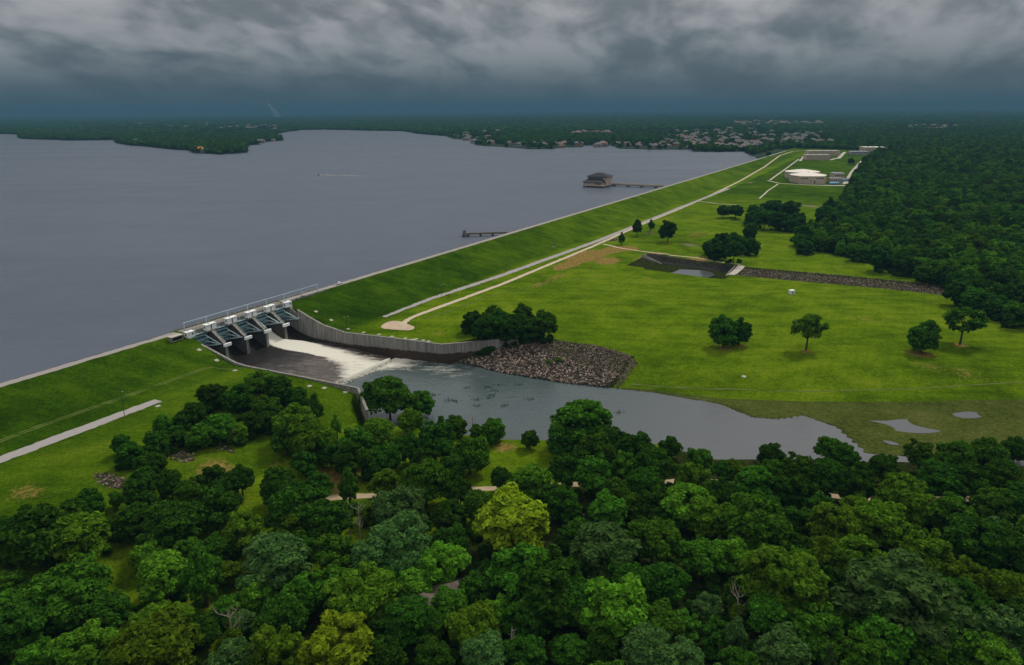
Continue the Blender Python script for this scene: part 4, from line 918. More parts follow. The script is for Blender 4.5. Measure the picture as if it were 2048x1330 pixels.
# wooded country round the lake and out to the horizon, thinned among the houses
HOUSE_ZONES = [[(1330, 262), (1480, 255), (1640, 268), (1660, 292), (1500, 303), (1380, 300), (1100, 296), (1100, 285), (1330, 284)], [(1465, 242), (1640, 243), (1650, 251), (1470, 252)], [(1140, 262), (1230, 262), (1230, 272), (1140, 272)], [(1830, 250), (1915, 250), (1915, 262), (1830, 262)],
               [(885, 266), (1000, 262), (1010, 278), (890, 278)], [(210, 245), (340, 245), (340, 253), (210, 253)], [(410, 247), (570, 247), (570, 262), (410, 262)], [(1240, 260), (1400, 262), (1400, 276), (1240, 272)], [(1095, 295), (1380, 290), (1380, 301), (1095, 301)], [(950, 285), (1110, 290), (1110, 298), (955, 293)]]
Lx, Sx = [], []
for (y0, y1, stp, smin, smax, seed) in ((1900, 4200, 12.5, 11, 19, 21), (4200, 8000, 26, 24, 44, 22), (8000, 20000, 75, 60, 130, 23), (20000, 42000, 220, 160, 420, 24)):
    half_ = y1*.78; gx, gy, r = jitter_grid(-half_, half_, y0, y1, stp, seed)
    ok, px, py, d = in_view(gx, gy, np.full(len(gx), 17.3), 200)
    cu_, cv_ = touv(gx, gy)
    land = inside(FARPOLY, gx, gy) | ((cv_ > -5) & (cu_ > 2150))
    keep_ = ok & land & ~((cv_ < 420) & (cv_ > -60) & (cu_ < 2100)) & ~inside(FOREST[:20], cu_, cv_)
    dens = np.ones(len(gx))
    for hz in HOUSE_ZONES: dens = np.where(inside(hz, px, py), .16, dens)
    clear = np.sin(gx*.0017+1)*np.sin(gy*.0021+2)+.5*np.sin(gx*.0043)*np.sin(gy*.0037+1); dens = np.where((clear > .95), .25, dens)
    keep_ &= r.rand(len(gx)) < dens
    gx, gy, cu_, cv_ = gx[keep_], gy[keep_], cu_[keep_], cv_[keep_]; W = r.uniform(smin, smax, len(gx)); H = r.uniform(9, 17, len(gx)) * (1 if y0 < 8000 else 1.3)
    Lx.append(np.stack([gx, gy, np.where((cv_ > -5), T(cu_, cv_), 17.0)], -1)); Sx.append(np.stack([W, W, H], -1))
Lx = np.concatenate(Lx); Sx = np.concatenate(Sx); print('far', len(Lx))
scatter('distant_woods', Lx, Sx, FSET, 'low dark woods round the lake out to the horizon')
# brush under the near trees
a, b_, r = jitter_grid(-230, 120, 60, 420, 4.6, 31)
x, y = xy(a, b_); z = T(a, b_); ok, px, py, d = in_view(x, y, z, 60)
k = ok & inside([(-80, 1090), (100, 1060), (330, 1020), (640, 1020), (900, 1015), (1100, 990), (1260, 960), (1500, 985), (1800, 1020), (2120, 1015), (2140, 1450), (-100, 1450)], px, py) & (r.rand(len(x)) < .62)
for cx_, cy_, rx_, ry_ in CLEAR: k &= ((px-cx_)/rx_)**2+((py-cy_-25)/ry_)**2 > 1
x, y, z = x[k], y[k], z[k]; W = r.uniform(2.2, 5.5, len(x))
for t in TREES:                                             # brush round the feet of the clumps
    if not any(w_ in t['zone'] for w_ in ('clump', 'grove', 'edge')): continue
    for _ in range(5):
        an = r.uniform(0, 6.28); q = t['W']*r.uniform(.12, .42); a_, b_ = t['xy'][0]+q*math.cos(an), t['xy'][1]+q*math.sin(an)
        x = np.append(x, a_); y = np.append(y, b_); z = np.append(z, float(T(*touv(a_, b_)))); W = np.append(W, r.uniform(3.2, 6.0))
scatter('undergrowth', np.stack([x, y, z-.3], -1), np.stack([W, W, W*r.uniform(.6, 1.1, len(x))], -1), USET, 'dark brush under the near trees')

# dead and half dead trees
def dead_tree(px, py, H, lab, seed, leafy=False):
    x, y, z = at(px, py); rs = random.Random(seed); t = tag(empty('dead_tree', (x, y, z)), lab, 'tree')
    b = MB(); b.tube((0, 0, -.3), (.1, 0, H*.45), .26, .19, 7); b.tube((.1, 0, H*.45), (.25, .1, H), .19, .05, 6); b.build('trunk', M['deadwood'], t)
    for k in range(7):
        z0 = H*rs.uniform(.25, .9); an = rs.uniform(0, 6.28); L_ = H*rs.uniform(.14, .38); mid = (math.cos(an)*L_*.5, math.sin(an)*L_*.5, z0+L_*.35); e = (math.cos(an)*L_*.75, math.sin(an)*L_*.75, z0+L_*.95)
        b = MB(); b.tube((.1, 0, z0), mid, .10, .07, 5); b.tube(mid, e, .07, .02, 5)
        for _ in range(3):
            a2 = rs.uniform(0, 6.28); b.tube(mid, (mid[0]+math.cos(a2)*L_*.35, mid[1]+math.sin(a2)*L_*.35, mid[2]+L_*.4), .04, .012, 4)
        b.build('branch', M['deadwood'], t)
    if leafy:
        c = bpy.data.objects.new('crown', KINDS['small'][0][0]); COL.objects.link(c); c.parent = t; c.scale = (H*.42, H*.42, H*.62); c.material_slots[0].link = 'OBJECT'; c.material_slots[0].material = M['leaf_O']
dead_tree(721, 1083, 15, 'taller of two bare pale dead trees in the gap below the track', 1); dead_tree(702, 1078, 10, 'shorter bare dead tree in the gap below the track', 2)
dead_tree(945, 862, 8, 'short bare snag standing between two round bushes on the bank', 3); dead_tree(468, 1308, 14, 'half dead tree with bare branches above olive leaves near the lower edge', 4, True)
dead_tree(1023, 1325, 11, 'thin bare grey snag beside the tree with white blossoms', 5); dead_tree(1470, 1250, 12, 'scraggly half bare tree among the lower right woods', 6, True)
# tree in white flower at the lower edge
x, y, z = at(1062, 1312, 3); t = tag(empty('flowering_tree', (x, y, z)), 'small dark tree with large white blossoms at the lower edge', 'tree')
c = bpy.data.objects.new('crown', KINDS['round'][1][0]); COL.objects.link(c); c.parent = t; c.scale = (6.5, 6.5, 7.5); c.material_slots[0].link = 'OBJECT'; c.material_slots[0].material = M['leaf_D']
c = bpy.data.objects.new('trunk', KINDS['round'][1][1]); COL.objects.link(c); c.parent = t; c.scale = (7, 7, 7.5)
rs = random.Random(2); b = MB()
for k in range(34):
    an, el = rs.uniform(0, 6.28), rs.uniform(-.1, 1.3); r_ = 3.05; p = (r_*math.cos(an)*math.cos(el), r_*math.sin(an)*math.cos(el), 4.4+3.2*math.sin(el))
    for j in range(5): b.beam(p, (p[0]+.2*math.cos(j*1.26), p[1]+.2*math.sin(j*1.26), p[2]+.14), .15, .08)
b.build('blossom', M['blossom'], t)['kind'] = 'stuff'
for px, py, W, lab in ((1097, 727, 3.6, 'left of two green bushes growing in the riprap'), (1118, 725, 4.2, 'right of two green bushes growing in the riprap')):
    x, y, z = at(px, py); c = bpy.data.objects.new('bush', KINDS['small'][1][0]); COL.objects.link(c); c.location = (x, y, z-.6); c.scale = (W, W, W*.9); c.material_slots[0].link = 'OBJECT'; c.material_slots[0].material = M['leaf_B']; tag(c, lab, 'bush')

# ---------------------------------------------------------------- buildings and small things
def hip(b, x0, x1, y0, y1, z, h, over, m=0):
    x0 -= over; x1 += over; y0 -= over; y1 += over; w_, l_ = x1-x0, y1-y0
    if w_ >= l_: r = [(x0+l_*.5, (y0+y1)/2, z+h), (x1-l_*.5, (y0+y1)/2, z+h)]; f = [(0, 1, 5, 4), (1, 2, 5), (2, 3, 4, 5), (3, 0, 4)]
    else: r = [((x0+x1)/2, y0+w_*.5, z+h), ((x0+x1)/2, y1-w_*.5, z+h)]; f = [(0, 1, 4), (1, 2, 5, 4), (2, 3, 5), (3, 0, 4, 5)]
    return b.add([(x0, y0, z), (x1, y0, z), (x1, y1, z), (x0, y1, z)] + r, f + [(3, 2, 1, 0)], m)
# intake house in the lake
it = tag(empty('intake_house', P3(853, -121, ZLAKE), SPR), 'cream lake house with two dark hipped roofs standing on piles', 'intake house')
b = MB(); b.box(-18, 18, -20, 18, 2.0, 3.2); b.build('platform', M['cream'], it)
for x in (-16.5, -8, 0.5, 9, 16.5):
    for y in (-18.5, -6, 6, 16.5): MB().box(x-1.1, x+1.1, y-1.1, y+1.1, -5, 2.0).build('pile', M['dark_concrete'], it)
b = MB(); b.box(-17.5, 13, -19.5, -6, 3.2, 7.997); b.box(-16, 17.5, -5.99, 17.5, 3.2, 16.0); b.build('wall', M['cream'], it)
b = MB(); b.add([(-19.7, -21.7, 8.0), (15.2, -21.7, 8.0), (15.2, -6.003, 8.0), (-19.7, -6.003, 8.0), (-13, -6.003, 12.9), (9.5, -6.003, 12.9)], [(0, 1, 5, 4), (1, 2, 5), (3, 0, 4), (2, 3, 4, 5), (3, 2, 1, 0)]); b.build('roof', M['slate'], it)
b = MB(); hip(b, -16, 17.5, -6, 17.5, 16.0, 5.2, 2.6); b.build('roof', M['slate'], it)
for x in (4.5, 10): MB().box(x-1.6, x+1.6, -19.56, -19.503, 4.6, 6.6).build('window', M['glass'], it)
for x in (-13, -8.5, -4, .5, 5, 9.5): MB().box(x-1.5, x+1.5, -6.06, -5.995, 13.4, 15.0).build('window', M['glass'], it)
MB().box(17.503, 17.56, 6, 8, 3.2, 6).build('door', M['dark_metal'], it)
wb = tag(empty('walkway_bridge', P3(869, -103, ZLAKE), SPR), 'long pale walkway bridge from the dam to the lake house', 'bridge')
MB().box(0, 90, -2.6, 2.6, 2.9, 3.6).build('deck', M['cream'], wb)
for y in (-2.55, 2.3): MB().box(0, 90, y, y+.25, 3.603, 4.7).build('parapet', M['cream'], wb)
MB().box(0, 88, -1.8, 1.8, 1.3, 2.9).build('girder', M['greymetal'], wb)
for x in (4, 27, 50, 73): MB().box(x-2.2, x+2.2, -2.4, 2.4, -5, 1.3).build('pier', M['dark_concrete'], wb)
# small jetty
p0, p1 = P3(344, -50, 0), P3(368, -17, 0); an = math.atan2(p1[1]-p0[1], p1[0]-p0[0]); Lj = math.hypot(p1[0]-p0[0], p1[1]-p0[1])
jt = tag(empty('jetty', (p0[0], p0[1], ZLAKE), an), 'short dark gauge jetty with a railed platform at its end', 'jetty')
MB().box(0, Lj, -1.7, 1.7, 1.8, 3.5).build('deck', M['wood'], jt); MB().box(-4, 3, -3.2, 3.2, 1.2, 3.4).build('platform', M['wood'], jt)
for x in (-3, 2, 14, 26): MB().box(x-.9, x+.9, -2.0, 2.0, -4, 1.9).build('pile', M['dark_concrete'], jt)
b = MB()
for x in (-4, -.5, 3): 
    for y in (-2.4, 2.4): b.beam((x, y, 2.6), (x, y, 7.4), .26)
for y in (-2.4, 2.4): b.beam((-4, y, 4.2), (3, y, 4.2), .14); b.beam((-4, y, 7.4), (3, y, 7.4), .14)
b.beam((-4, -2.4, 7.4), (-4, 2.4, 7.4), .14); b.beam((-4, -2.4, 4.2), (-4, 2.4, 4.2), .14); b.build('gauge_frame', M['steel'], jt)
MB().box(-3.2, -.8, -1.6, 1.6, 3.41, 6.0).build('gauge_cabin', M['wood'], jt)
b = MB()
for y in (-1.05, 1.05):
    for x in np.arange(3, Lj, 3.0): b.beam((x, y, 2.8), (x, y, 3.9), .1)
    b.beam((3, y, 3.9), (Lj, y, 3.9), .1)
b.build('railing', M['steel'], jt)
# treatment plant
def px_place(px, py, back=0.0):
    x, y, z = at(px, py); L_ = math.hypot(x, y); x, y = x+x/L_*back, y+y/L_*back; return x, y, float(T(*touv(x, y)))
tk = tag(empty('tank_house', px_place(1614, 368, 33), R(-4)), 'large cream twin drum building with pale low domed roofs at the plant', 'plant building')
def drum(cx_, cy_, r, h, rise):
    n = 14; ring = [(cx_+r*math.cos(2*math.pi*(i+.5)/n), cy_+r*math.sin(2*math.pi*(i+.5)/n)) for i in range(n)]
    MB().prism(ring, -1, h, axis='z').build('wall', M['cream'], tk)
    b = MB(); lv = [(1.02, 0), (1.02, .5), (.7, rise*.45), (.35, rise*.8), (.06, rise)]; vs = []
    for k, zz_ in lv: vs += [(cx_+(x-cx_)*k, cy_+(y-cy_)*k, h+.003+zz_) for x, y in ring]
    f = [(l*n+i, l*n+(i+1) % n, (l+1)*n+(i+1) % n, (l+1)*n+i) for l in range(len(lv)-1) for i in range(n)] + [tuple(range(n-1, -1, -1)), tuple(range(4*n, 5*n))]
    b.add(vs, f).build('roof', M['tankroof'], tk)
    MB().tube((cx_, cy_, h+rise-.3), (cx_, cy_, h+rise+1.2), .9, n=8).build('roof_vent', M['greymetal'], tk)
drum(0, 0, 31, 12.5, 4.5); drum(9, 62, 31, 13.5, 4.5)
b = MB(); b.box(-25, 20, -33.5, -20, -1, 13); b.build('annex', M['cream'], tk)
for x0 in (-22, 5): 
    b = MB()
    for i in range(3): b.box(x0+i*4.4, x0+i*4.4+3.2, -33.58, -33.503, 8.6, 10.4)
    b.build('louvre', M['glass'], tk)
MB().box(1, 3, -33.58, -33.503, 0, 5).build('door', M['dark_metal'], tk); MB().box(-6, -4.6, -33.58, -33.503, 4, 5.6).build('window', M['glass'], tk)
def block(name, label, px0, px1, pyb, h, depth, wall_m, roof_m, rz=-.07, feats=5, cat='plant building', posts=False):
    x0, y0, z0 = px_place(px0, pyb); x1, y1, z1 = px_place(px1, pyb); W = math.hypot(x1-x0, y1-y0)
    o = tag(empty(name, (x0, y0, min(z0, z1)), rz), label, cat, 'buildings of the treatment plant' if cat == 'plant building' else None)
    MB().box(0, W, 0, depth, -1, h).build('wall', M[wall_m], o)
    b = MB(); b.box(-.4, W+.4, -.4, depth+.4, h+.003, h+.7); b.build('roof', M[roof_m], o)
    for i in range(feats):
        xx = W*(i+.5)/feats
        if posts: MB().box(xx-.4, xx+.4, -.7, -.003, -.5, h).build('pilaster', M['concrete'], o)
        else: MB().box(xx-W*.22/feats, xx+W*.22/feats, -.06, -.003, h*.45, h*.78).build('window', M['glass'], o)
    for i in range(3): MB().box(W*(.2+.28*i), W*(.2+.28*i)+2.4, depth*.4, depth*.4+2.4, h+.7, h+2.0).build('roof_unit', M['greymetal'], o)
    return o
block('pump_house', 'cream pump house with grey metal roof beside the blue tank', 1661, 1683, 367.5, 9, 16, 'cream', 'greymetal')
block('pump_house', 'grey roofed pump house behind the cream one', 1669, 1689, 357, 9, 26, 'cream', 'greymetal')
block('filter_basin', 'long pale basin building with pilasters, nearer of two', 1613, 1656, 320, 12, 28, 'cream', 'pad', feats=10, posts=True)
block('filter_basin', 'long pale basin building with pilasters, further of two', 1617, 1674, 311, 12, 34, 'cream', 'pad', feats=12, posts=True)
block('plant_office', 'low grey building left of the tall pale block at the plant', 1703, 1731, 309, 8, 26, 'greymetal', 'greymetal', feats=6)
block('plant_office', 'tall pale block at the far right corner of the plant', 1730, 1767, 306.5, 16, 44, 'cream', 'tankroof', feats=7, posts=True)
block('canopy', 'low blue-grey canopy beside the service road', 1687, 1702, 363, 3.5, 14, 'bluepaint', 'greymetal', feats=4, cat='canopy')
x, y, z = px_place(1658.5, 369.5); o = tag(empty('storage_tank', (x, y, z)), 'bright blue horizontal tank on cradles in front of the pump house', 'tank')
b = MB(); b.tube((0, 0, 2.6), (15.5, 0, 2.6), 2.2, n=16); b.build('vessel', M['bluepaint'], o, smooth=False)
for k in (3, 12): MB().box(k-.5, k+.5, -1.8, 1.8, -.5, 1.2).build('cradle', M['concrete'], o)
x, y, z = at(1694.5, 330.5); o = tag(empty('utility_pole', (x, y, z)), 'dark utility pole with crossarms at the treatment plant', 'pole')
MB().tube((0, 0, -.5), (0, 0, 27), .5, .35, 8).build('pole', M['wood'], o)
for h_ in (21, 24, 26.3): MB().box(-3, 3, -.2, .2, h_, h_+.35).build('crossarm', M['wood'], o)
# poles and lamps
def lamp_post(px, py, H, label, two=True, m='dark_metal', r=.11, cat='lamp post', L_=1.5):
    x, y, z = at(px, py); o = tag(empty('lamp_post', (x, y, z), SPR), label, cat)
    MB().tube((0, 0, -.3), (0, 0, H), r*1.3, r*.8, 8).build('post', M[m], o)
    b = MB(); b.beam((0, -L_ if two else 0, H-.05), (0, L_, H-.05), .12); b.build('arm', M[m], o)
    for s in ((-1, 1) if two else (1,)): MB().box(-.25, .25, s*L_-.4, s*L_+.4, H-.35, H-.1).build('lamp_head', M['steel'], o)
    return o
lamp_post(249.4, 832.5, 11.6, 'tall dark post standing on the left toe strip', False, L_=.8); lamp_post(694, 662, 9.2, 'green double armed lamp post above the tall right wall', True, 'dark_metal')
lamp_post(884, 594, 9.2, 'lamp post beside the right toe strip, nearest the spillway', True); lamp_post(1013, 545, 8.5, 'lamp post beside the toe strip, halfway to the signal frame', True)
o = lamp_post(484, 731, 9.0, 'dark post with two white floodlights beside the left wall', True, L_=.6)
for s in (-1, 1): MB().box(.3, .9, s*.9-.35, s*.9+.35, 4.6, 5.4).build('floodlight', M['lamp'], o)
x, y, z = at(1107, 506); o = tag(empty('signal_frame', (x, y, z), R(-12)), 'two post frame with hanging boxes beside the toe strip', 'frame')
for s in (-1.5, 1.5): MB().tube((s, 0, -.3), (s, 0, 9.5), .16, .12, 8).build('post', M['dark_metal'], o)
MB().beam((-2.3, 0, 8.6), (2.3, 0, 8.6), .22).build('crossbar', M['dark_metal'], o)
for s in (-.7, .7): MB().box(s-.4, s+.4, -.3, .3, 5.4, 6.6).build('box', M['steel'], o)
x, y, z = at(1485, 521); o = tag(empty('utility_pole', (x, y, z)), 'pale pole with a small crossarm in front of the pond clump', 'pole')
MB().tube((0, 0, -.3), (0, 0, 8.5), .15, .1, 8).build('pole', M['steel'], o); MB().box(-.9, .9, -.1, .1, 7.8, 8.1).build('crossarm', M['steel'], o)
# concrete pads of the drainage wells
pads = [('left of the chute', [(398.4, 699.5), (433.4, 720.5), (470, 741)]), ('on the lawn beside the low wall', [(618.8, 772), (648.5, 776), (691, 784)]), ('on the right bank above the tall wall', [(632, 623), (662.5, 640), (696, 658), (727, 664.7), (758, 669), (784, 673), (810.5, 676.5), (846.6, 680.5), (857, 682.5), (892, 688)]), ('in the open lawn', [(1488, 753)]), ('at the end of the left toe strip', [(316, 812)])]
proto = None
for zone, ps in pads:
    for k, (px, py) in enumerate(ps):
        x, y, z = at(px, py)
        if proto is None:
            o = proto = empty('well_pad', (x, y, z)); MB().box(-1.0, 1.0, -1.0, 1.0, -.3, .10).build('slab', M['pad'], o, bevel=.04); MB().tube((0, 0, .10), (0, 0, .20), .45, n=12).build('lid', M['greymetal'], o)
        else: o = copy_tree(proto); o.location = (x, y, z)
        u_, v_ = touv(x, y); e = .8; nx = (float(T(u_+e, v_))-float(T(u_-e, v_)))/(2*e); ny = (float(T(u_, v_+e))-float(T(u_, v_-e)))/(2*e)
        g = Vector((-(nx*DU[0]+ny*DV[0]), -(nx*DU[1]+ny*DV[1]), 1)).normalized()
        o.rotation_euler = (Vector((0, 0, 1)).rotation_difference(g).to_matrix() @ Matrix.Rotation(SPR, 3, 'Z')).to_euler()
        tag(o, f'square concrete well pad {zone}' + (f', {nth(k, len(ps))}' if len(ps) > 1 else ''), 'concrete pad', 'concrete well pads in the grass')
x, y, z = at(828, 679.5); b = MB(); b.box(-2.6, 2.6, -.9, .9, -.3, .25); b.box(-2.4, -1.2, -.7, .7, .25, .7); tag(b.build('cover_slab', M['pad'], loc=(x, y, z), rz=SPR+R(70), bevel=.05), 'longer pale cover slab among the small pads above the tall wall', 'concrete slab')
# white hut in the field
x, y, z = at(1583, 588); o = tag(empty('field_hut', (x, y, z), R(12)), 'small white box hut alone in the open lawn', 'hut')
MB().box(-1.7, 1.7, -1.5, 1.5, 0, 2.9).build('wall', M['white'], o); MB().box(-1.85, 1.85, -1.65, 1.65, 2.903, 3.1).build('roof', M['roof_white'], o); MB().box(-.9, .9, -1.54, -1.503, .3, 2.3).build('door', M['greymetal'], o)
# white car on the crest
o = tag(empty('pickup_truck', P3(115.5, -9.6, float(T(115.5, -9.6))+.06), SPR), 'white pickup truck on the crest road right of the spillway', 'pickup')
body = MB(); body.prism([(-2.8, .45), (2.75, .45), (2.8, .95), (2.6, 1.12), (1.35, 1.2), (-.75, 1.2), (-2.75, 1.12)], -.97, .97); body.build('body', M['carpaint'], o, bevel=.05)
b = MB(); b.prism([(1.4, 1.2), (.75, 1.80), (-.55, 1.82), (-.85, 1.2)], -.82, .82); b.build('cabin', M['carpaint'], o, bevel=.05)
b = MB(); b.prism([(1.2, 1.26), (.72, 1.70), (-.45, 1.70), (-.65, 1.26)], -.845, .845); b.build('side_window', M['glass'], o); MB().box(-2.6, -.95, -.8, .8, 1.19, 1.225).build('load_bed', M['rubber'], o)
MB().beam((1.47, 0, 1.2), (.84, 0, 1.78), 1.5, .05).build('windscreen', M['glass'], o)
for x in (-1.75, 1.75):
    for s in (-1, 1): MB().tube((x, s*.75, .4), (x, s*1.0, .4), .4, n=14).build('wheel', M['rubber'], o)
for s in (-.7, .7): MB().box(2.78, 2.83, s-.18, s+.18, .75, .95).build('headlight', M['lamp'], o)
for c in list(o.children): c.rotation_euler.z = R(90)
# pond weir and outlet walls
ribbon('weir_slab', [(350, 206.5), (356, 206.5), (372, 206.5), (386, 206.5), (391, 206.5)], 6.5, M['pad'], 'pale concrete weir slab between pond and ditch', .55, 1.5)
b = MB(); p, q = P3(349, 203, float(T(349, 203))+.6), P3(388, 202, float(T(388, 202))+.8); b.beam(p, q, .6, 1.2); tag(b.build('weir_wall', M['concrete']), 'pale low wall along the pond side of the weir', 'wall')
for k, (v0, v1, u0) in enumerate(((118, 134, 383), (120, 140, 376))):
    b = MB(); b.beam(P3(u0, v0, float(T(u0, v0))+.3), P3(u0-3, v1, -.2), .8, 2.0); tag(b.build('outlet_wall', M['concrete']), ['further dark concrete wall at the pond outlet', 'nearer dark concrete wall at the pond outlet'][k], 'wall')
# speedboat and its wake
x, y, z = at_z(638, 350.5, ZLAKE); x2, y2, _ = at_z(770, 352.8, ZLAKE); an = math.atan2(y2-y, x2-x)
o = tag(empty('speedboat', (x, y, z), an), 'small speedboat with a white wake out on the lake', 'boat')
b = MB(); b.prism([(-4.2, 0), (-2.2, 1.15), (3.6, 1.15), (3.6, -1.15), (-2.2, -1.15)], -.3, 1.0, axis='z'); b.build('hull', M['boat'], o); MB().box(-1.2, .8, -.9, .9, 1.0, 1.9).build('windshield', M['glass'], o); MB().box(3.5, 4.1, -.4, .4, .2, 1.6).build('outboard_motor', M['rubber'], o)
rs = np.random.RandomState(8); vv, ff = [], []
for i in range(1400):
    t = rs.rand()**2.2; X_ = 3.5+t*190; k = len(vv); w_ = (1.2+2.2*math.sqrt(t))*rs.normal()*.7; r_ = (1.2-.8*t)*rs.uniform(.3, .9)
    if rs.rand() < t*.55: continue
    c_, s_ = math.cos(an), math.sin(an); px_, py_ = x+X_*c_-w_*s_, y+X_*s_+w_*c_; q = rs.normal(size=(3, 3))*r_
    vv += [(px_+q[j, 0]*1.6, py_+q[j, 1], ZLAKE+.10+abs(q[j, 2])*.4*(1-t)) for j in range(3)]; ff.append((k, k+1, k+2))
tag(link('wake', np_mesh('wake', vv, ff), M['froth']), 'white wake trailing behind the speedboat', kind='stuff')
# masts on the skyline, roofs in the woods
for px, top, lab in ((1458, 190, 'thin radio mast on the skyline, shorter of two'), (1480, 178, 'thin radio mast on the skyline, taller of two')):
    x, y, z = at_z(px, 238, 17); d = topx(x, y, 17)[2]; Hm = (238-top)/FPX*d
    o = tag(empty('radio_mast', (x, y, 17)), lab, 'mast'); b = MB(); s = 1.1
    for k in range(3): b.beam((s*math.cos(k*2.09), s*math.sin(k*2.09), 0), (s*math.cos(k*2.09), s*math.sin(k*2.09), Hm), .5)
    for h_ in np.arange(4, Hm, 6): b.prism([(s*math.cos(k*2.09), s*math.sin(k*2.09)) for k in range(3)], h_, h_+.5, axis='z')
    b.build('lattice', M['dark_metal'], o); MB().tube((0, 0, Hm), (0, 0, Hm+5), .3, n=6).build('tip', M['dark_metal'], o)
M['shingle'] = simple('shingle_roof', (0.11, 0.085, 0.07), .9, .3, 1.0)
for px, py, rz, L_, lab in ((832, 1226, .5, 12, 'cottage with brown shingle roof half hidden in the near woods'), (902, 1200, .35, 10, 'small grey roofed shed behind the cottage in the near woods')):
    x, y, z = at(px, py); o = tag(empty('cottage', (x, y, z), rz), lab, 'cottage')
    MB().box(-L_/2, L_/2, -4, 4, 0, 3.2).build('wall', M['wood'], o); b = MB(); hip(b, -L_/2, L_/2, -4, 4, 3.2, 2.6, .6); b.build('roof', M['shingle'], o)
    MB().box(-1, .2, -4.05, -4.003, 0, 2.1).build('door', M['dark_metal'], o); MB().box(2, 3.4, -4.05, -4.003, 1, 2.2).build('window', M['glass'], o)
# weeds standing in the channel
rs = np.random.RandomState(12); vv, ff = [], []
for px, py in ((985, 790), (950, 800), (975, 775), (992, 782), (900, 800), (908, 803), (1062, 799), (1012, 812), (955, 812), (1240, 825), (935, 776), (984, 796), (870, 790), (1040, 770), (1000, 770)):
    x, y, z = at_z(px+rs.uniform(-3, 3), py, ZCH)
    for _ in range(26):
        k = len(vv); q = rs.normal(0, .9, 2); h_ = rs.uniform(.3, 1.1); e = rs.normal(0, .3, 2)
        vv += [(x+q[0]*1.6, y+q[1], ZCH), (x+q[0]*1.6+.25, y+q[1]+.1, ZCH), (x+q[0]*1.6+e[0], y+q[1]+e[1], ZCH+h_)]; ff.append((k, k+1, k+2))
tag(link('reeds', np_mesh('reeds', vv, ff), M['leaf_D']), 'weeds poking out of the channel water', kind='stuff')

# ---------------------------------------------------------------- houses across the lake
def house_mesh(name, L_, D, h, rise, gable):
    b = MB(); b.box(-L_/2, L_/2, -D/2, D/2, -1, h, 0); b.box(L_*.1, L_*.42, -D/2-3, -D/2+.5, -1, h*.8, 0)
    hip(b, -L_/2, L_/2, -D/2, D/2, h+.003, rise, .8, 1); hip(b, L_*.1, L_*.42, -D/2-3, -D/2+1.5, h*.8+.003, rise*.55, .5, 1)
    for x in (-.38, -.2, -.02): b.box(L_*x, L_*x+1.6, -D/2-.05, -D/2-.003, h*.5, h*.8, 2)
    me = bpy.data.meshes.new(name); me.from_pydata(b.v, [], b.f); me.polygons.foreach_set('material_index', b.m)
    for _ in range(3): me.materials.append(None)
    return me
HM = [house_mesh('house', 17, 12, 6.5, 4.5, 0), house_mesh('house', 21, 14, 7, 5.5, 0), house_mesh('house', 15, 11, 4, 3.8, 0), house_mesh('house', 26, 13, 6, 4.5, 0)]
WC = {'tan': simple('tan_brick', (0.27, 0.205, 0.155), .9, .1), 'white': simple('house_white', (0.27, 0.27, 0.265), .8, .08), 'cream': simple('house_cream', (0.21, 0.185, 0.15), .85, .08), 'red brick': simple('red_brick', (0.30, 0.15, 0.10), .9, .1)}
RC = {'grey': simple('grey_shingle', (0.13, 0.125, 0.125), .9, .15), 'brown': simple('brown_shingle', (0.15, 0.105, 0.08), .9, .15), 'pale': simple('pale_roof', (0.125, 0.115, 0.105), .9, .1), 'pink': simple('clay_roof', (0.21, 0.14, 0.115), .9, .12), 'orange': M['orange']}
rsH = random.Random(21); HOUSES = []
def house(px, py, wall_c, roof_c, zone, k=None, sc=1.0, lab=None, rz=None):
    x, y, z = at_z(px, py, 17.3); u_, v_ = touv(x, y)
    if v_ > -8: z = float(T(u_, v_))
    o = bpy.data.objects.new('house', rsH.choice(HM) if k is None else HM[k]); COL.objects.link(o); o.location = (x, y, z); o.scale = (sc, sc, sc); o.rotation_euler = (0, 0, rsH.choice((0, .3, -.3, 1.57, .6)) + rsH.uniform(-.15, .15) if rz is None else rz)
    for sl, m in zip(o.material_slots, (WC[wall_c], RC[roof_c], M['glass'])): sl.link = 'OBJECT'; sl.material = m
    HOUSES.append(dict(o=o, px=px, zone=zone, w=wall_c, r=roof_c, lab=lab))
def town(zone, poly, n, walls, roofs, sc=1.0, gap=9):
    xs = [p[0] for p in poly]; ys = [p[1] for p in poly]; got = []; tries = 0
    while len(got) < n and tries < n*60:
        tries += 1; px, py = rsH.uniform(min(xs), max(xs)), rsH.uniform(min(ys), max(ys))
        if not inside(poly, px, py) or any(abs(px-a)+3.2*abs(py-b_) < gap for a, b_ in got): continue
        got.append((px, py)); house(px, py, rsH.choice(walls), rsH.choice(roofs), zone, sc=sc*rsH.uniform(.85, 1.2))
town('in the town past the dam end', [(1330, 264), (1480, 258), (1640, 268), (1665, 290), (1520, 298), (1400, 296), (1330, 284)], 120, ('tan', 'cream', 'white', 'tan'), ('pale', 'grey', 'brown', 'pale'), 1.3, 8)
town('on the shore below the town', [(1100, 290), (1240, 287), (1400, 290), (1490, 296), (1490, 301.5), (1400, 298.5), (1240, 296), (1170, 291), (1100, 297)], 48, ('red brick', 'tan', 'cream'), ('brown', 'grey', 'pink'), 1.15, 9)
town('in the estate by the skyline', [(1468, 244), (1640, 245), (1650, 251), (1470, 252)], 34, ('cream', 'tan'), ('pink', 'pale'), 1.8, 8)
town('in the estate left of town', [(1145, 264), (1220, 265), (1220, 272), (1145, 270)], 16, ('tan', 'cream'), ('pink', 'brown'), 1.4, 8)
town('in the estate above the forest', [(1835, 252), (1912, 252), (1912, 262), (1790, 262)], 20, ('cream', 'tan', 'white'), ('pink', 'pale'), 1.4, 8)
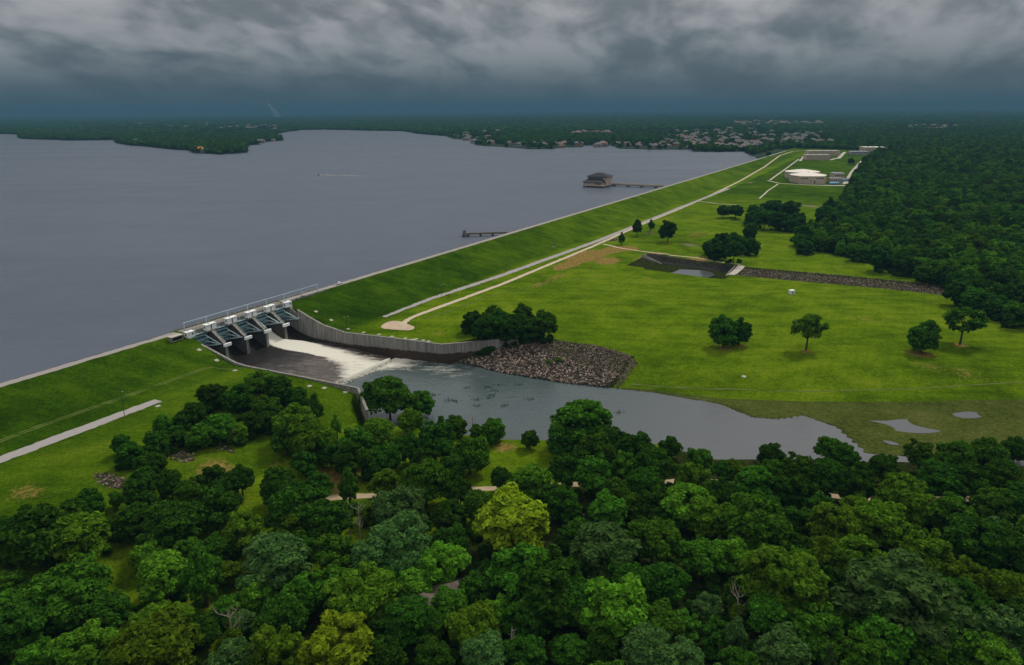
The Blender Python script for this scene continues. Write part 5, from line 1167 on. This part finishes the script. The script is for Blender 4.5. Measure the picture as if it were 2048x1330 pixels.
town('on the middle lake front', [(888, 270), (955, 276), (1030, 276), (1090, 288), (1090, 295), (965, 289), (900, 277)], 26, ('white', 'cream', 'tan', 'red brick'), ('grey', 'brown', 'grey'), 1.2, 9)
town('behind the wooded point', [(215, 246), (330, 247), (430, 250), (570, 252), (560, 262), (420, 258), (215, 252)], 26, ('white', 'cream'), ('pale', 'grey', 'grey'), 1.7, 9)
for px, py, wc, rc, k, lab in ((401, 304.5, 'cream', 'orange', 1, 'cream house with bright orange roof at the tip of the wooded point'), (411, 304.8, 'tan', 'grey', 0, 'grey roofed house beside the orange roof on the wooded point'), (232, 278.5, 'red brick', 'pink', 2, 'small red house at the water on the left side of the wooded point'), (272, 286, 'tan', 'grey', 1, 'large grey roofed house on the left shore of the wooded point'),
                               (283, 290, 'red brick', 'brown', 0, 'brown house at the water on the left shore of the wooded point'), (315, 293.5, 'cream', 'pink', 2, 'little cream house at the waterline of the wooded point'), (521, 285, 'cream', 'pale', 3, 'long pale house on the right shore of the wooded point'), (545, 281.5, 'white', 'grey', 2, 'low white boathouse at the right end of the wooded point'),
                               (932, 269, 'white', 'pale', 3, 'big white lake front house with pale roof'), (970, 266.5, 'white', 'grey', 1, 'second big white house behind the lake front'), (995, 264.5, 'white', 'pale', 1, 'white house with pale roof furthest right behind the lake front')):
    house(px, py, wc, rc, 'alone', k, 1.35, lab, .1)
hr = {}
for h in HOUSES: hr.setdefault((h['zone'], h['w'], h['r']) if not h['lab'] else h['lab'], []).append(h)
for key, hs in hr.items():
    hs.sort(key=lambda h: h['px'])
    for k, h in enumerate(hs):
        tag(h['o'], h['lab'] or f"{h['w']} house with {h['r']} roof {h['zone']}" + (f", {nth(k, len(hs))}" if len(hs) > 1 else ''), 'house', None if h['lab'] else 'houses ' + h['zone'])

# ---------------------------------------------------------------- smoke and haze
def volume_mat(name, col, dens, noise=None):
    m, t, out = mat(name); v = t.new('ShaderNodeVolumePrincipled'); v.inputs['Color'].default_value = col + (1,); v.inputs['Density'].default_value = dens; v.inputs['Anisotropy'].default_value = 0.0
    t.l.new(v.outputs[0], out.inputs['Volume']); return m
x, y, z = at_z(556, 236, 17); d = topx(x, y, 17)[2]; k = d/FPX
bm = bmesh.new(); rsS = random.Random(3)
for i in range(9):
    t_ = i/8; m_ = Matrix.Translation((x-k*16*t_**1.4+rsS.uniform(-1, 1)*k, y, 17+k*(1.5+25*t_))) @ Matrix.Diagonal((k*(8.5-6.5*t_), k*4, k*(3.6), 1))
    bmesh.ops.create_icosphere(bm, subdivisions=2, radius=1, matrix=m_)
me = bpy.data.meshes.new('smoke'); bm.to_mesh(me); bm.free()
o = tag(link('smoke', me, volume_mat('smoke_plume', (.9, .9, .9), .008)), 'pale smoke plume rising on the skyline', kind='stuff')
rm = o.modifiers.new('merge', 'REMESH'); rm.mode = 'VOXEL'; rm.voxel_size = k*.9
b = MB(); b.box(-112000, 112000, -12000, 112000, -11, 345); tag(b.build('haze', volume_mat('haze_air', (0.095, 0.215, 0.315), 1.0e-4)), 'blue haze thickening towards the skyline', kind='stuff')
